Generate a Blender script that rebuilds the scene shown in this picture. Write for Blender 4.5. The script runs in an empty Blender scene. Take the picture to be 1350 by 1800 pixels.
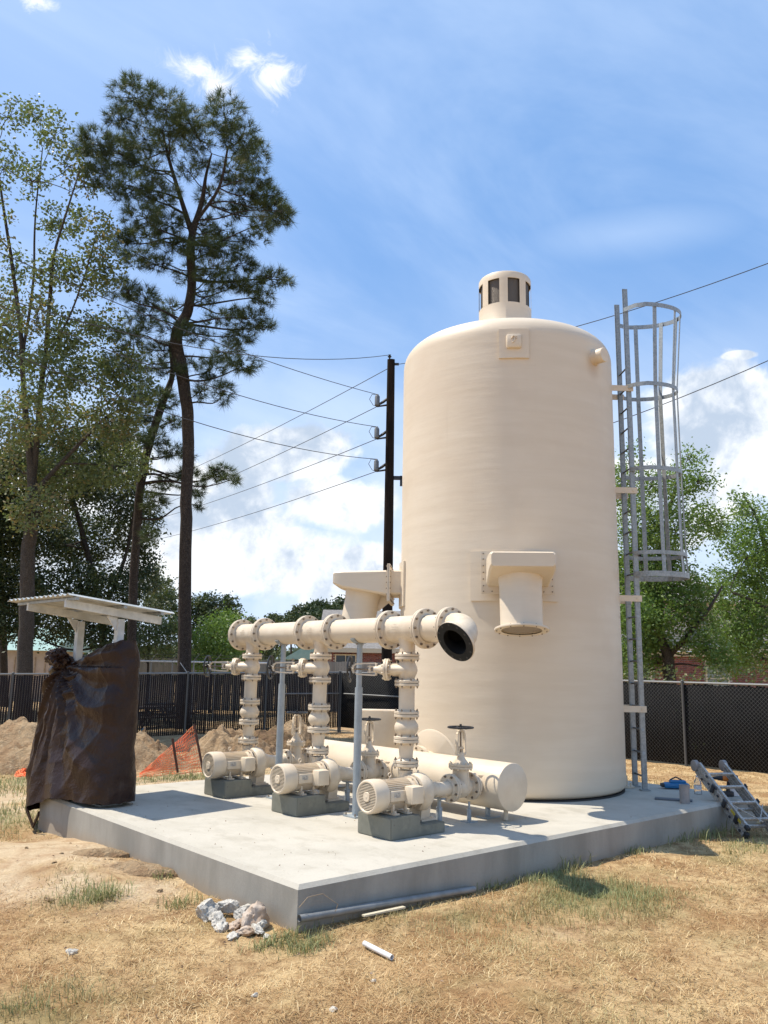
import bpy, bmesh, math, random
import numpy as np
from mathutils import Vector, Matrix, noise
R = math.radians
rnd = random.Random(7)
nrg = np.random.default_rng(11)
scn = bpy.context.scene
col = scn.collection

# ------------------------------------------------------------------ camera
CAM = np.array([-3.68655, -5.07325, 1.54490]); YAW, PITCH, ROLL, FPX = 0.8517681, 0.1896529, 0.0180664, 1430.06
_f = np.array([math.cos(YAW)*math.cos(PITCH), math.sin(YAW)*math.cos(PITCH), math.sin(PITCH)])
_r = np.cross(_f, [0, 0, 1.]); _r /= np.linalg.norm(_r); _u = np.cross(_r, _f)
CR = _r*math.cos(ROLL)+_u*math.sin(ROLL); CU = -_r*math.sin(ROLL)+_u*math.cos(ROLL); CF = _f
cd = bpy.data.cameras.new('camera'); cam = bpy.data.objects.new('camera', cd); col.objects.link(cam)
m = Matrix.Identity(4)
for i in range(3):
    m[i][0] = CR[i]; m[i][1] = CU[i]; m[i][2] = -CF[i]; m[i][3] = CAM[i]
cam.matrix_world = m
cd.sensor_fit = 'VERTICAL'; cd.sensor_height = 36; cd.sensor_width = 27; cd.lens = 36*FPX/1800
cd.clip_start = .1; cd.clip_end = 3000
scn.camera = cam
def ray(px, py): return CF + CR*(px-675)/FPX - CU*(py-900)/FPX
def at(px, py, depth): return CAM + ray(px, py)*depth          # a surveyed direction and its distance -> a place
def on(px, py, axis, val):
    d = ray(px, py); return CAM + d*((val-CAM[axis])/d[axis])

# ------------------------------------------------------------------ sky, sun, exposure
SUN = Vector((-.317, .392, 1)).normalized()
SKY_STR = .105
sl = bpy.data.lights.new('sun', 'SUN'); sl.energy = 4.2; sl.angle = R(.53); sl.color = (1, .915, .79)
so = bpy.data.objects.new('sun', sl); col.objects.link(so); so.rotation_euler = SUN.to_track_quat('Z', 'Y').to_euler(); so.location = SUN*40
scn.view_settings.view_transform = 'Standard'; scn.view_settings.look = 'None'
scn.view_settings.gamma = 1; scn.view_settings.use_curve_mapping = False
scn.view_settings.exposure = .52
w = bpy.data.worlds.new('World'); scn.world = w; w.use_nodes = True
nt = w.node_tree; nt.nodes.clear()

class NT:
    def __init__(s, tree): s.t = tree
    def n(s, typ, **kw):
        nd = s.t.nodes.new(typ)
        ins = kw.pop('ins', {})
        for k, v in kw.items(): setattr(nd, k, v)
        for k, v in ins.items():
            if isinstance(v, bpy.types.NodeSocket): s.t.links.new(v, nd.inputs[k])
            else: nd.inputs[k].default_value = v
        return nd
    def m(s, op, a, b=0., c=0., clamp=False):
        nd = s.n('ShaderNodeMath', operation=op, use_clamp=clamp, ins={0: a, 1: b, 2: c}); return nd.outputs[0]
    def ss(s, v, lo, hi, a=0., b=1.):
        nd = s.n('ShaderNodeMapRange', interpolation_type='SMOOTHSTEP', ins={0: v, 1: lo, 2: hi, 3: a, 4: b}); return nd.outputs[0]
    def mix(s, f, a, b, bt='MIX'):
        nd = s.n('ShaderNodeMix', data_type='RGBA', blend_type=bt)
        for k, v in ((0, f), (6, a), (7, b)):
            if isinstance(v, bpy.types.NodeSocket): s.t.links.new(v, nd.inputs[k])
            else: nd.inputs[k].default_value = (v if k == 0 else (*v[:3], 1))
        return nd.outputs[2]
    def noise(s, vec, scale, det=4, rough=.5, dist=0.):
        nd = s.n('ShaderNodeTexNoise', ins={'Scale': scale, 'Detail': det, 'Roughness': rough, 'Distortion': dist})
        if vec is not None: s.t.links.new(vec, nd.inputs['Vector'])
        return nd.outputs[0]
    def vm(s, op, a, b=None):
        nd = s.n('ShaderNodeVectorMath', operation=op, ins={0: a})
        if b is not None:
            if isinstance(b, bpy.types.NodeSocket): s.t.links.new(b, nd.inputs[1])
            else: nd.inputs[1].default_value = b
        return nd.outputs[0] if op not in ('DOT_PRODUCT', 'LENGTH') else nd.outputs[1]

W = NT(nt)
tc = W.n('ShaderNodeTexCoord').outputs['Generated']
sky = W.n('ShaderNodeTexSky', sky_type='NISHITA', sun_disc=False)
sky.sun_elevation = math.asin(SUN.z); sky.sun_rotation = math.atan2(SUN.x, SUN.y) % (2*math.pi)
sky.air_density = 1.0; sky.dust_density = .6; sky.ozone_density = 2.2
skyc = W.vm('SCALE', sky.outputs[0]); skyc.node.inputs[3].default_value = SKY_STR
skyc = W.mix(1., skyc, (.98, 1.04, 1.18), 'MULTIPLY')
zc = W.n('ShaderNodeSeparateXYZ', ins={0: tc}).outputs[2]
# planar cloud-deck coordinates so the cover thins out overhead and crowds toward the horizon
deck = W.vm('DIVIDE', tc, W.n('ShaderNodeCombineXYZ', ins={0: W.m('ADD', W.m('MAXIMUM', zc, 0.), .18), 1: W.m('ADD', W.m('MAXIMUM', zc, 0.), .18), 2: 1.}).outputs[0])
cir = W.noise(W.vm('MULTIPLY', deck, (.9, 2.4, 1.)), .9, 6, .58, .6)
cirm = W.m('MULTIPLY', W.ss(cir, .38, .74), .36)
warp = W.vm('SCALE', W.n('ShaderNodeTexNoise', ins={'Vector': tc, 'Scale': 9., 'Detail': 3.}).outputs['Color']); warp.node.inputs[3].default_value = .05
tw = W.vm('ADD', tc, warp)
n1 = W.noise(tw, 11., 9, .58)
n2 = W.noise(W.vm('ADD', tc, (3.1, 1.7, .4)), 7., 6, .55)
n3 = W.noise(tw, 34., 7, .62)
horizon = W.ss(zc, .02, .50, 1., 0.)
def blob(px, py, rx, ry, k=1.1, amp=1.):
    d = ray(px, py); d = d/np.linalg.norm(d)
    v = W.vm('SUBTRACT', tc, tuple(d))
    dx = W.m('DIVIDE', W.vm('DOT_PRODUCT', v, tuple(CR)), rx/FPX); dy = W.m('DIVIDE', W.vm('DOT_PRODUCT', v, tuple(CU)), ry/FPX)
    q = W.m('SQRT', W.m('ADD', W.m('MULTIPLY', dx, dx), W.m('MULTIPLY', dy, dy)))
    return W.m('MULTIPLY', W.m('SUBTRACT', 1., q), amp), dy
def cumulus(lst, thr, soft, na, nz):
    out = None
    for b in lst:
        q, dy = blob(*b)
        out = q if out is None else W.m('MAXIMUM', out, q)
    out = W.m('MAXIMUM', out, -.6)
    return W.ss(W.m('ADD', out, W.m('MULTIPLY', W.m('SUBTRACT', nz, .5), na)), thr, thr+soft)
puff = cumulus([(340, 120, 54, 36), (378, 148, 50, 36), (478, 132, 48, 44), (432, 96, 30, 24), (66, 4, 30, 14)], .10, 1.15, 3.2, W.noise(tw, 28., 9, .68, .8))
cum = cumulus([(500, 985, 150, 70), (400, 1000, 110, 60), (600, 880, 120, 60), (520, 800, 150, 55), (1280, 740, 170, 95), (1380, 800, 150, 110), (1215, 690, 50, 30), (1300, 625, 26, 8), (700, 1040, 200, 60), (300, 930, 240, 130), (1150, 880, 160, 90), (640, 1010, 90, 60), (60, 900, 260, 160), (1600, 830, 260, 120)], .0, .32, 1.9, n1)
fill = W.m('MULTIPLY', horizon, W.ss(n2, .20, .62))
lo = W.ss(zc, .04, .42, 1., 0.)
streak, _ = blob(1110, 410, 230, 55)
cirm2 = W.m('MULTIPLY', W.ss(W.m('ADD', streak, W.m('MULTIPLY', W.m('SUBTRACT', cir, .5), 1.2)), -.1, 1.1), .36)
haze = W.m('MULTIPLY', W.ss(zc, .0, .50, 1., 0.), .80)
skyc = W.mix(.66, skyc, (.175, .355, .675))
veil, _ = blob(60, 150, 620, 640)
skyc = W.mix(W.m('MULTIPLY', W.ss(W.m('ADD', veil, W.m('MULTIPLY', W.m('SUBTRACT', cir, .5), .9)), -.1, .9), .42), skyc, (.42, .55, .82))
c0 = W.mix(W.m('MAXIMUM', cirm, cirm2), skyc, (.56, .68, .86))
c1 = W.mix(W.m('MULTIPLY', haze, W.ss(n2, .1, .6, .55, 1.)), c0, (.47, .60, .78))
c1 = W.mix(W.m('MULTIPLY', fill, .70), c1, (.66, .73, .82))
nab = W.noise(W.vm('ADD', tw, tuple(np.array([0, 0, 1.])*.034)), 11., 9, .58)
grey = W.ss(W.m('ADD', W.m('MULTIPLY', nab, .62), W.m('ADD', W.m('MULTIPLY', n3, .16), W.m('MULTIPLY', n2, .22))), .44, .60)
cc = W.mix(grey, (.84, .85, .86), (.40, .475, .58))
c2 = W.mix(W.m('MULTIPLY', W.m('MULTIPLY', cum, .92), W.ss(zc, .0, .12)), c1, cc)
c3 = W.mix(W.m('MULTIPLY', puff, .93), c2, (.80, .82, .85))
bg = W.n('ShaderNodeBackground', ins={'Color': c3, 'Strength': 1.})
out = W.n('ShaderNodeOutputWorld'); nt.links.new(bg.outputs[0], out.inputs[0])

# ------------------------------------------------------------------ materials
def mat(name, base, rough=.6, metal=0., spec=.5, var=None, vscale=3., bump=0., bscale=20., bdet=5, trans=0., coat=0., stretch=None, obj=True, var2=None, v2scale=30.):
    mt = bpy.data.materials.new(name); mt.use_nodes = True; t = NT(mt.node_tree); mt.node_tree.nodes.clear()
    co = t.n('ShaderNodeTexCoord').outputs['Object']
    if stretch: co = t.vm('MULTIPLY', co, stretch)
    c = (*base, 1)
    csock = None
    if var:
        f = t.ss(t.noise(co, vscale, 5, .6), .35, .66); csock = t.mix(f, base, var)
    if var2:
        f = t.ss(t.noise(co, v2scale, 6, .65), .42, .62); csock = t.mix(t.m('MULTIPLY', f, .7), csock if csock else base, var2)
    p = t.n('ShaderNodeBsdfPrincipled', ins={'Roughness': rough, 'Metallic': metal, 'Specular IOR Level': spec, 'Coat Weight': coat})
    if csock: mt.node_tree.links.new(csock, p.inputs['Base Color'])
    else: p.inputs['Base Color'].default_value = c
    if bump:
        b = t.n('ShaderNodeBump', ins={'Strength': bump, 'Distance': .01, 'Height': t.noise(co, bscale, bdet, .6)})
        mt.node_tree.links.new(b.outputs[0], p.inputs['Normal'])
    o = t.n('ShaderNodeOutputMaterial'); mt.node_tree.links.new(p.outputs[0], o.inputs[0])
    return mt
CREAM = (.69, .588, .445)
M = {}
M['cream'] = mat('cream_paint', CREAM, .38, var=(.65, .54, .40), vscale=5, bump=.12, bscale=60, spec=.45)
M['cream_cast'] = mat('cream_cast_iron_paint', CREAM, .42, var=(.61, .505, .37), vscale=9, bump=.35, bscale=120)
M['bolt'] = mat('zinc_bolts', (.30, .25, .19), .42, metal=.55, var=(.18, .13, .09), vscale=60)
M['gasket'] = mat('dark_gasket', (.025, .024, .024), .6)
M['black'] = mat('black_cast_iron', (.012, .012, .013), .38, var=(.03, .03, .03), vscale=20)
M['galv'] = mat('galvanized_steel', (.31, .33, .33), .45, metal=.45, var=(.23, .25, .25), vscale=14, bump=.05, bscale=90, var2=(.38, .40, .40), v2scale=40)
M['galvpost'] = mat('galvanized_post', (.35, .39, .415), .5, metal=.25, var=(.29, .33, .35), vscale=8)
M['alu'] = mat('worn_aluminium', (.58, .555, .50), .5, metal=.15, var=(.42, .40, .36), vscale=25, bump=.1, bscale=70, var2=(.22, .20, .18), v2scale=45)
M['white'] = mat('white_paint_wood', (.66, .68, .67), .6, var=(.50, .52, .51), vscale=6, bump=.2, bscale=50, stretch=(1, 1, 1))
M['rib'] = mat('white_roof_metal', (.55, .57, .56), .45, metal=.1, var=(.38, .40, .39), vscale=4)
M['pvc'] = mat('grey_pvc', (.24, .245, .24), .4, var=(.18, .185, .18), vscale=7)
M['pvcw'] = mat('white_pvc', (.74, .74, .74), .4, var=(.6, .6, .58), vscale=12)
M['pole'] = mat('creosote_pole', (.010, .008, .007), .85, spec=.15, var=(.026, .018, .014), vscale=5, bump=.6, bscale=30, stretch=(1, 1, .08))
M['wire'] = mat('wire_dark', (.05, .05, .055), .5)
M['insul'] = mat('grey_insulator', (.16, .17, .18), .4)
M['rung'] = mat('dark_rung', (.10, .10, .10), .5, metal=.3)
M['orange'] = mat('orange_netting', (.95, .19, .06), .55, var=(.92, .30, .12), vscale=4)
M['stake'] = mat('wood_stake', (.42, .33, .22), .8, var=(.3, .22, .14), vscale=9)
M['rstake'] = mat('rusty_stake', (.07, .03, .02), .8)
M['blue'] = mat('blue_plastic', (.02, .16, .36), .35)
M['drill'] = mat('orange_plastic', (.75, .22, .03), .4)
M['blackp'] = mat('black_plastic', (.03, .03, .035), .45)
M['yellow'] = mat('yellow_tape', (.55, .42, .04), .6)
M['rubber'] = mat('dark_rubber', (.03, .03, .03), .8)
M['tray'] = mat('dark_tray', (.10, .11, .125), .5)
M['stub'] = mat('grey_conduit_stub', (.30, .28, .265), .5, var=(.24, .22, .21), vscale=9)
M['rubble'] = mat('broken_concrete', (.60, .57, .50), .9, var=(.44, .415, .36), vscale=14, bump=1., bscale=40, var2=(.26, .24, .21), v2scale=70)
M['rubbleb'] = mat('earthy_concrete', (.46, .39, .32), .9, var=(.42, .29, .19), vscale=8, bump=.8, bscale=40)
M['woodfence'] = mat('weathered_boards', (.27, .265, .245), .85, var=(.20, .195, .18), vscale=2.5, bump=.3, bscale=20, stretch=(1, 1, .2))
M['roof1'] = mat('grey_shingles', (.26, .245, .23), .9, var=(.19, .18, .17), vscale=6, bump=.5, bscale=40)
M['roofgreen'] = mat('green_metal_roof', (.22, .36, .32), .5, var=(.28, .42, .37), vscale=2)
M['trim'] = mat('cream_trim', (.58, .52, .38), .6)
M['siding'] = mat('cream_siding', (.62, .58, .48), .6, var=(.56, .52, .43), vscale=2)
M['mortar'] = mat('mortar', (.50, .46, .42), .9)
M['brick'] = mat('red_brick', (.27, .095, .075), .85, var=(.17, .06, .05), vscale=4, bump=.5, bscale=60)
M['tanwall'] = mat('tan_wall', (.46, .38, .30), .85, var=(.38, .31, .25), vscale=2)
M['glass'] = mat('dark_window', (.02, .028, .03), .12, spec=.6)
M['greyblind'] = mat('grey_green_window', (.20, .24, .22), .25)
M['benchdark'] = mat('dark_table', (.03, .022, .02), .7)
M['white2'] = mat('white_plastic', (.75, .75, .76), .4)
M['darkmetal'] = mat('dark_steel', (.06, .06, .065), .5, metal=.4)
M['chain'] = mat('fence_wire', (.11, .113, .112), .5, metal=.4)
M['chaindark'] = mat('fence_wire_black', (.07, .07, .075), .5, metal=.2)
M['slatL'] = mat('brown_black_slats', (.018, .013, .013), .7, spec=.15, var=(.035, .024, .023), vscale=1.5)
M['slatR'] = mat('black_slats', (.007, .0075, .0085), .75, spec=.12, var=(.012, .012, .013), vscale=2)
M['fpost'] = mat('fence_post_dark', (.10, .10, .095), .6, metal=.3)
M['frail'] = mat('fence_rail_steel', (.24, .245, .24), .5, metal=.4)

def bark(name, a, b, sc):
    mt = bpy.data.materials.new(name); mt.use_nodes = True; t = NT(mt.node_tree); mt.node_tree.nodes.clear()
    co = t.n('ShaderNodeTexCoord').outputs['Object']
    co2 = t.vm('MULTIPLY', co, (1, 1, .35))
    v = t.n('ShaderNodeTexVoronoi', feature='DISTANCE_TO_EDGE', ins={'Scale': sc, 'Vector': t.vm('ADD', co2, t.vm('SCALE', t.n('ShaderNodeTexNoise', ins={'Vector': co, 'Scale': sc}).outputs[1]))})
    e = t.ss(v.outputs[0], .0, .22)
    c = t.mix(e, tuple(x*.45 for x in a), t.mix(t.noise(co, 5., 5, .6), a, b))
    p = t.n('ShaderNodeBsdfPrincipled', ins={'Roughness': .9, 'Base Color': c, 'Specular IOR Level': .2})
    bm_ = t.n('ShaderNodeBump', ins={'Strength': .9, 'Distance': .03, 'Height': t.m('ADD', e, t.m('MULTIPLY', t.noise(co, 30., 4, .6), .4))})
    mt.node_tree.links.new(bm_.outputs[0], p.inputs['Normal'])
    o = t.n('ShaderNodeOutputMaterial'); mt.node_tree.links.new(p.outputs[0], o.inputs[0]); return mt
M['pinebark'] = bark('pine_bark', (.075, .062, .054), (.155, .13, .112), 9.)
M['bark'] = bark('grey_bark', (.09, .078, .066), (.17, .15, .13), 12.)
M['palebark'] = bark('pale_bark', (.13, .112, .095), (.25, .22, .185), 12.)
def leafmat(name, a, b, c_, tr=.35, rough=.5):
    mt = bpy.data.materials.new(name); mt.use_nodes = True; t = NT(mt.node_tree); mt.node_tree.nodes.clear()
    at_ = t.n('ShaderNodeAttribute', attribute_name='tint').outputs['Fac']
    k = t.mix(t.ss(at_, .0, .6), a, b); k = t.mix(t.ss(at_, .82, 1.), k, c_)
    p = t.n('ShaderNodeBsdfPrincipled', ins={'Roughness': rough, 'Base Color': k, 'Specular IOR Level': .35})
    tl = t.n('ShaderNodeBsdfTranslucent', ins={'Color': t.mix(1., k, (1.3, 1.35, .75), 'MULTIPLY')})
    mx = t.n('ShaderNodeMixShader', ins={0: tr, 1: p.outputs[0], 2: tl.outputs[0]})
    o = t.n('ShaderNodeOutputMaterial'); mt.node_tree.links.new(mx.outputs[0], o.inputs[0]); return mt
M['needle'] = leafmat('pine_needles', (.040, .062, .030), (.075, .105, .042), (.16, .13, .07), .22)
M['leafdark'] = leafmat('dark_leaves', (.026, .042, .018), (.050, .072, .028), (.10, .12, .05), .2)
M['leafmix'] = leafmat('olive_leaves', (.080, .115, .048), (.14, .18, .078), (.24, .20, .10), .3)
M['leafgreen'] = leafmat('bright_leaves', (.070, .125, .030), (.13, .21, .05), (.22, .30, .10), .34)
M['leaffar'] = leafmat('far_leaves', (.05, .07, .035), (.09, .115, .055), (.13, .15, .07), .25)
M['grassblade'] = None

# tank gelcoat: faint filament-wound bands
def gelcoat():
    mt = bpy.data.materials.new('tank_gelcoat'); mt.use_nodes = True; t = NT(mt.node_tree); mt.node_tree.nodes.clear()
    co = t.n('ShaderNodeTexCoord').outputs['Object']
    band = t.noise(t.vm('MULTIPLY', co, (.8, .8, 7.)), 1.0, 4, .6)
    blot = t.noise(co, .8, 4, .6)
    c = t.mix(t.ss(band, .36, .66), (.70, .60, .462), (.67, .568, .43))
    c = t.mix(t.m('MULTIPLY', t.ss(blot, .45, .7), .5), c, (.63, .515, .38))
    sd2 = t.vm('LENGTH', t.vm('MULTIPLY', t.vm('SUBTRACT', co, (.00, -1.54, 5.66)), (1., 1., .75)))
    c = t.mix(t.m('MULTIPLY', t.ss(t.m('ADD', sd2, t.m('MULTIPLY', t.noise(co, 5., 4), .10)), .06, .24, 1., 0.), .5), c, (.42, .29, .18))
    drip = t.m('MULTIPLY', t.ss(t.noise(t.vm('MULTIPLY', co, (9., 9., .22)), 1., 4, .6), .60, .78), t.ss(t.noise(co, .7, 3), .45, .65)); c = t.mix(t.m('MULTIPLY', drip, .16), c, (.45, .36, .26))
    h = t.m('ADD', t.m('MULTIPLY', t.noise(t.vm('MULTIPLY', co, (1.2, 1.2, 8.)), 1.2, 3, .5), .9), t.m('MULTIPLY', t.noise(co, 28., 4, .6), .16))
    b = t.n('ShaderNodeBump', ins={'Strength': .30, 'Distance': .012, 'Height': h})
    p = t.n('ShaderNodeBsdfPrincipled', ins={'Roughness': .46, 'Base Color': c, 'Specular IOR Level': .4, 'Normal': b.outputs[0]})
    o = t.n('ShaderNodeOutputMaterial'); mt.node_tree.links.new(p.outputs[0], o.inputs[0]); return mt
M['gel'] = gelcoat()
def concrete(name, a, b, c_, sc=1., streak=False, bump=.3):
    mt = bpy.data.materials.new(name); mt.use_nodes = True; t = NT(mt.node_tree); mt.node_tree.nodes.clear()
    co = t.n('ShaderNodeTexCoord').outputs['Object']
    n_a = t.noise(co, 1.1*sc, 5, .6, .3); n_b = t.noise(t.vm('MULTIPLY', co, (1.2, .8, 1.)), 2.4*sc, 7, .68, .25); n_c = t.noise(co, 55.*sc, 4, .6)
    c = t.mix(t.ss(n_a, .38, .62), a, b)
    c = t.mix(t.m('MULTIPLY', t.ss(n_b, .46, .70), .75), c, c_)
    if streak:
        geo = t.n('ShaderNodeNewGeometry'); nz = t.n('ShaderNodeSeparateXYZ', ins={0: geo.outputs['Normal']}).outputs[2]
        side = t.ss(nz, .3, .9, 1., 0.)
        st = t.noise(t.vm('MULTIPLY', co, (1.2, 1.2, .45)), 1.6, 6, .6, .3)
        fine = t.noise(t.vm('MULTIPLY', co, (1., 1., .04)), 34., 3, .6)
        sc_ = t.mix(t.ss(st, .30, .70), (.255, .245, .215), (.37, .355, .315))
        zz_ = t.n('ShaderNodeSeparateXYZ', ins={0: co}).outputs[2]; spl = t.m('MULTIPLY', t.ss(t.m('ADD', zz_, t.m('MULTIPLY', t.noise(co, 3., 5, .7), .16)), -.25, -.10, 1., 0.), .55)
        sc_ = t.mix(spl, sc_, (.33, .255, .175))
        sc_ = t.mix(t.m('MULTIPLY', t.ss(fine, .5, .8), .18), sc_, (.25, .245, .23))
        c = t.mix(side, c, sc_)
    c = t.mix(t.m('MULTIPLY', t.ss(n_c, .3, .7), .12), c, (.2, .19, .18))
    spk = t.n('ShaderNodeTexVoronoi', ins={'Scale': 3.1, 'Vector': co}); sp = t.ss(spk.outputs[0], .018, .03, 1., 0.)
    c = t.mix(t.m('MULTIPLY', sp, .6), c, (.12, .10, .09))
    h = t.m('ADD', t.noise(t.vm('MULTIPLY', co, (1., 6., 1.)), 16., 4, .6), t.m('MULTIPLY', n_c, .5))
    bb = t.n('ShaderNodeBump', ins={'Strength': bump, 'Distance': .006, 'Height': h})
    p = t.n('ShaderNodeBsdfPrincipled', ins={'Roughness': .85, 'Base Color': c, 'Specular IOR Level': .25, 'Normal': bb.outputs[0]})
    o = t.n('ShaderNodeOutputMaterial'); mt.node_tree.links.new(p.outputs[0], o.inputs[0]); return mt
M['slab'] = concrete('slab_concrete', (.51, .478, .405), (.46, .43, .36), (.37, .34, .275), 1., True)
M['grout'] = concrete('pump_base_concrete', (.195, .195, .16), (.16, .162, .132), (.24, .235, .19), 3., False, .25)
def tarpmat():
    mt = bpy.data.materials.new('brown_tarp'); mt.use_nodes = True; t = NT(mt.node_tree); mt.node_tree.nodes.clear()
    co = t.n('ShaderNodeTexCoord').outputs['Object']
    z = t.n('ShaderNodeSeparateXYZ', ins={0: co}).outputs[2]
    dust = t.ss(t.noise(t.vm('MULTIPLY', co, (3., 3., .9)), 2.6, 7, .7, .4), .56, .80)
    c = t.mix(t.ss(t.noise(co, 2.2, 4), .35, .65), (.022, .0105, .008), (.032, .016, .0115))
    c = t.mix(t.m('MULTIPLY', dust, .30), c, (.16, .12, .095))
    st = t.m('ABSOLUTE', t.m('SUBTRACT', t.noise(co, 6.5, 4, .6, .5), .5)); s2_ = t.m('ABSOLUTE', t.m('SUBTRACT', t.noise(co, 17., 3, .6, .4), .5))
    h = t.m('ADD', t.m('MULTIPLY', st, -2.2), t.m('MULTIPLY', s2_, -.8))
    b = t.n('ShaderNodeBump', ins={'Strength': .5, 'Distance': .02, 'Height': h})
    p = t.n('ShaderNodeBsdfPrincipled', ins={'Roughness': .40, 'Base Color': c, 'Specular IOR Level': .28, 'Normal': b.outputs[0]})
    o = t.n('ShaderNodeOutputMaterial'); mt.node_tree.links.new(p.outputs[0], o.inputs[0]); return mt
M['tarp'] = tarpmat()

def groundmat(blade=False):
    mt = bpy.data.materials.new('dry_grass' if blade else 'dry_ground'); mt.use_nodes = True; t = NT(mt.node_tree); mt.node_tree.nodes.clear()
    co = t.n('ShaderNodeTexCoord').outputs['Object']
    g = t.n('ShaderNodeAttribute', attribute_name='green').outputs['Fac']; d = t.n('ShaderNodeAttribute', attribute_name='dirt').outputs['Fac']
    if blade:
        tn = t.n('ShaderNodeAttribute', attribute_name='tint').outputs['Fac']
        c = t.mix(t.ss(tn, 0., .5), (.27, .14, .06), (.56, .38, .185)); c = t.mix(t.ss(tn, .50, 1.), c, (.86, .69, .40))
        gr = t.mix(tn, (.15, .175, .065), (.42, .43, .20)); c = t.mix(g, c, gr)
        p = t.n('ShaderNodeBsdfPrincipled', ins={'Roughness': .6, 'Base Color': c, 'Specular IOR Level': .3})
        tl = t.n('ShaderNodeBsdfTranslucent', ins={'Color': c}); mx = t.n('ShaderNodeMixShader', ins={0: .25, 1: p.outputs[0], 2: tl.outputs[0]}); res = mx.outputs[0]
    else:
        nA = t.noise(co, 1.1, 7, .68, .6); nB = t.noise(co, 4.5, 7, .7, .6); nC = t.noise(co, 38., 6, .7)
        c = t.mix(t.ss(nA, .36, .64), (.36, .215, .10), (.60, .44, .235))
        c = t.mix(t.m('MULTIPLY', t.ss(nB, .45, .66), .8), c, (.25, .14, .065))
        c = t.mix(t.m('MULTIPLY', g, .6), c, (.16, .155, .06))
        dc = t.mix(t.ss(nB, .35, .68), (.60, .475, .31), (.46, .32, .195)); dc = t.mix(t.m('MULTIPLY', t.ss(nA, .5, .7), .4), dc, (.62, .52, .36))
        c = t.mix(d, c, dc)
        c = t.mix(t.m('MULTIPLY', t.ss(nC, .42, .62), .4), c, t.mix(.5, c, (.16, .09, .045)))
        h = t.m('ADD', t.m('MULTIPLY', nB, 1.4), t.m('MULTIPLY', nC, .8))
        b = t.n('ShaderNodeBump', ins={'Strength': .9, 'Distance': .03, 'Height': h})
        p = t.n('ShaderNodeBsdfPrincipled', ins={'Roughness': .95, 'Base Color': c, 'Specular IOR Level': .1, 'Normal': b.outputs[0]}); res = p.outputs[0]
    o = t.n('ShaderNodeOutputMaterial'); mt.node_tree.links.new(res, o.inputs[0]); return mt
M['ground'] = groundmat(); M['grassblade'] = groundmat(True)
def soilmat(name, a, b, c_):
    mt = bpy.data.materials.new(name); mt.use_nodes = True; t = NT(mt.node_tree); mt.node_tree.nodes.clear()
    co = t.n('ShaderNodeTexCoord').outputs['Object']
    nA = t.noise(co, 1.6, 5, .6, .5); nB = t.noise(co, 9., 7, .7); nC = t.noise(co, 45., 5, .7)
    c = t.mix(t.ss(nA, .36, .62), a, b); c = t.mix(t.m('MULTIPLY', t.ss(nB, .45, .7), .6), c, c_)
    vb = t.noise(co, 19., 5, .65, .8)
    h = t.m('ADD', t.m('MULTIPLY', t.m('SUBTRACT', 1., vb), 1.2), t.m('ADD', nB, t.m('MULTIPLY', nC, .6)))
    bb = t.n('ShaderNodeBump', ins={'Strength': 1., 'Distance': .05, 'Height': h})
    p = t.n('ShaderNodeBsdfPrincipled', ins={'Roughness': .95, 'Base Color': c, 'Specular IOR Level': .1, 'Normal': bb.outputs[0]})
    o = t.n('ShaderNodeOutputMaterial'); mt.node_tree.links.new(p.outputs[0], o.inputs[0]); return mt
M['soil'] = soilmat('dug_soil', (.47, .335, .20), (.34, .22, .125), (.58, .46, .30))
M['soildark'] = soilmat('dark_dug_soil', (.22, .14, .085), (.30, .20, .11), (.12, .10, .05))
def grillmat():
    return mat('vent_screen', (.11, .09, .07), .5, metal=.3, bump=.6, bscale=140)
M['screen'] = grillmat()

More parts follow.
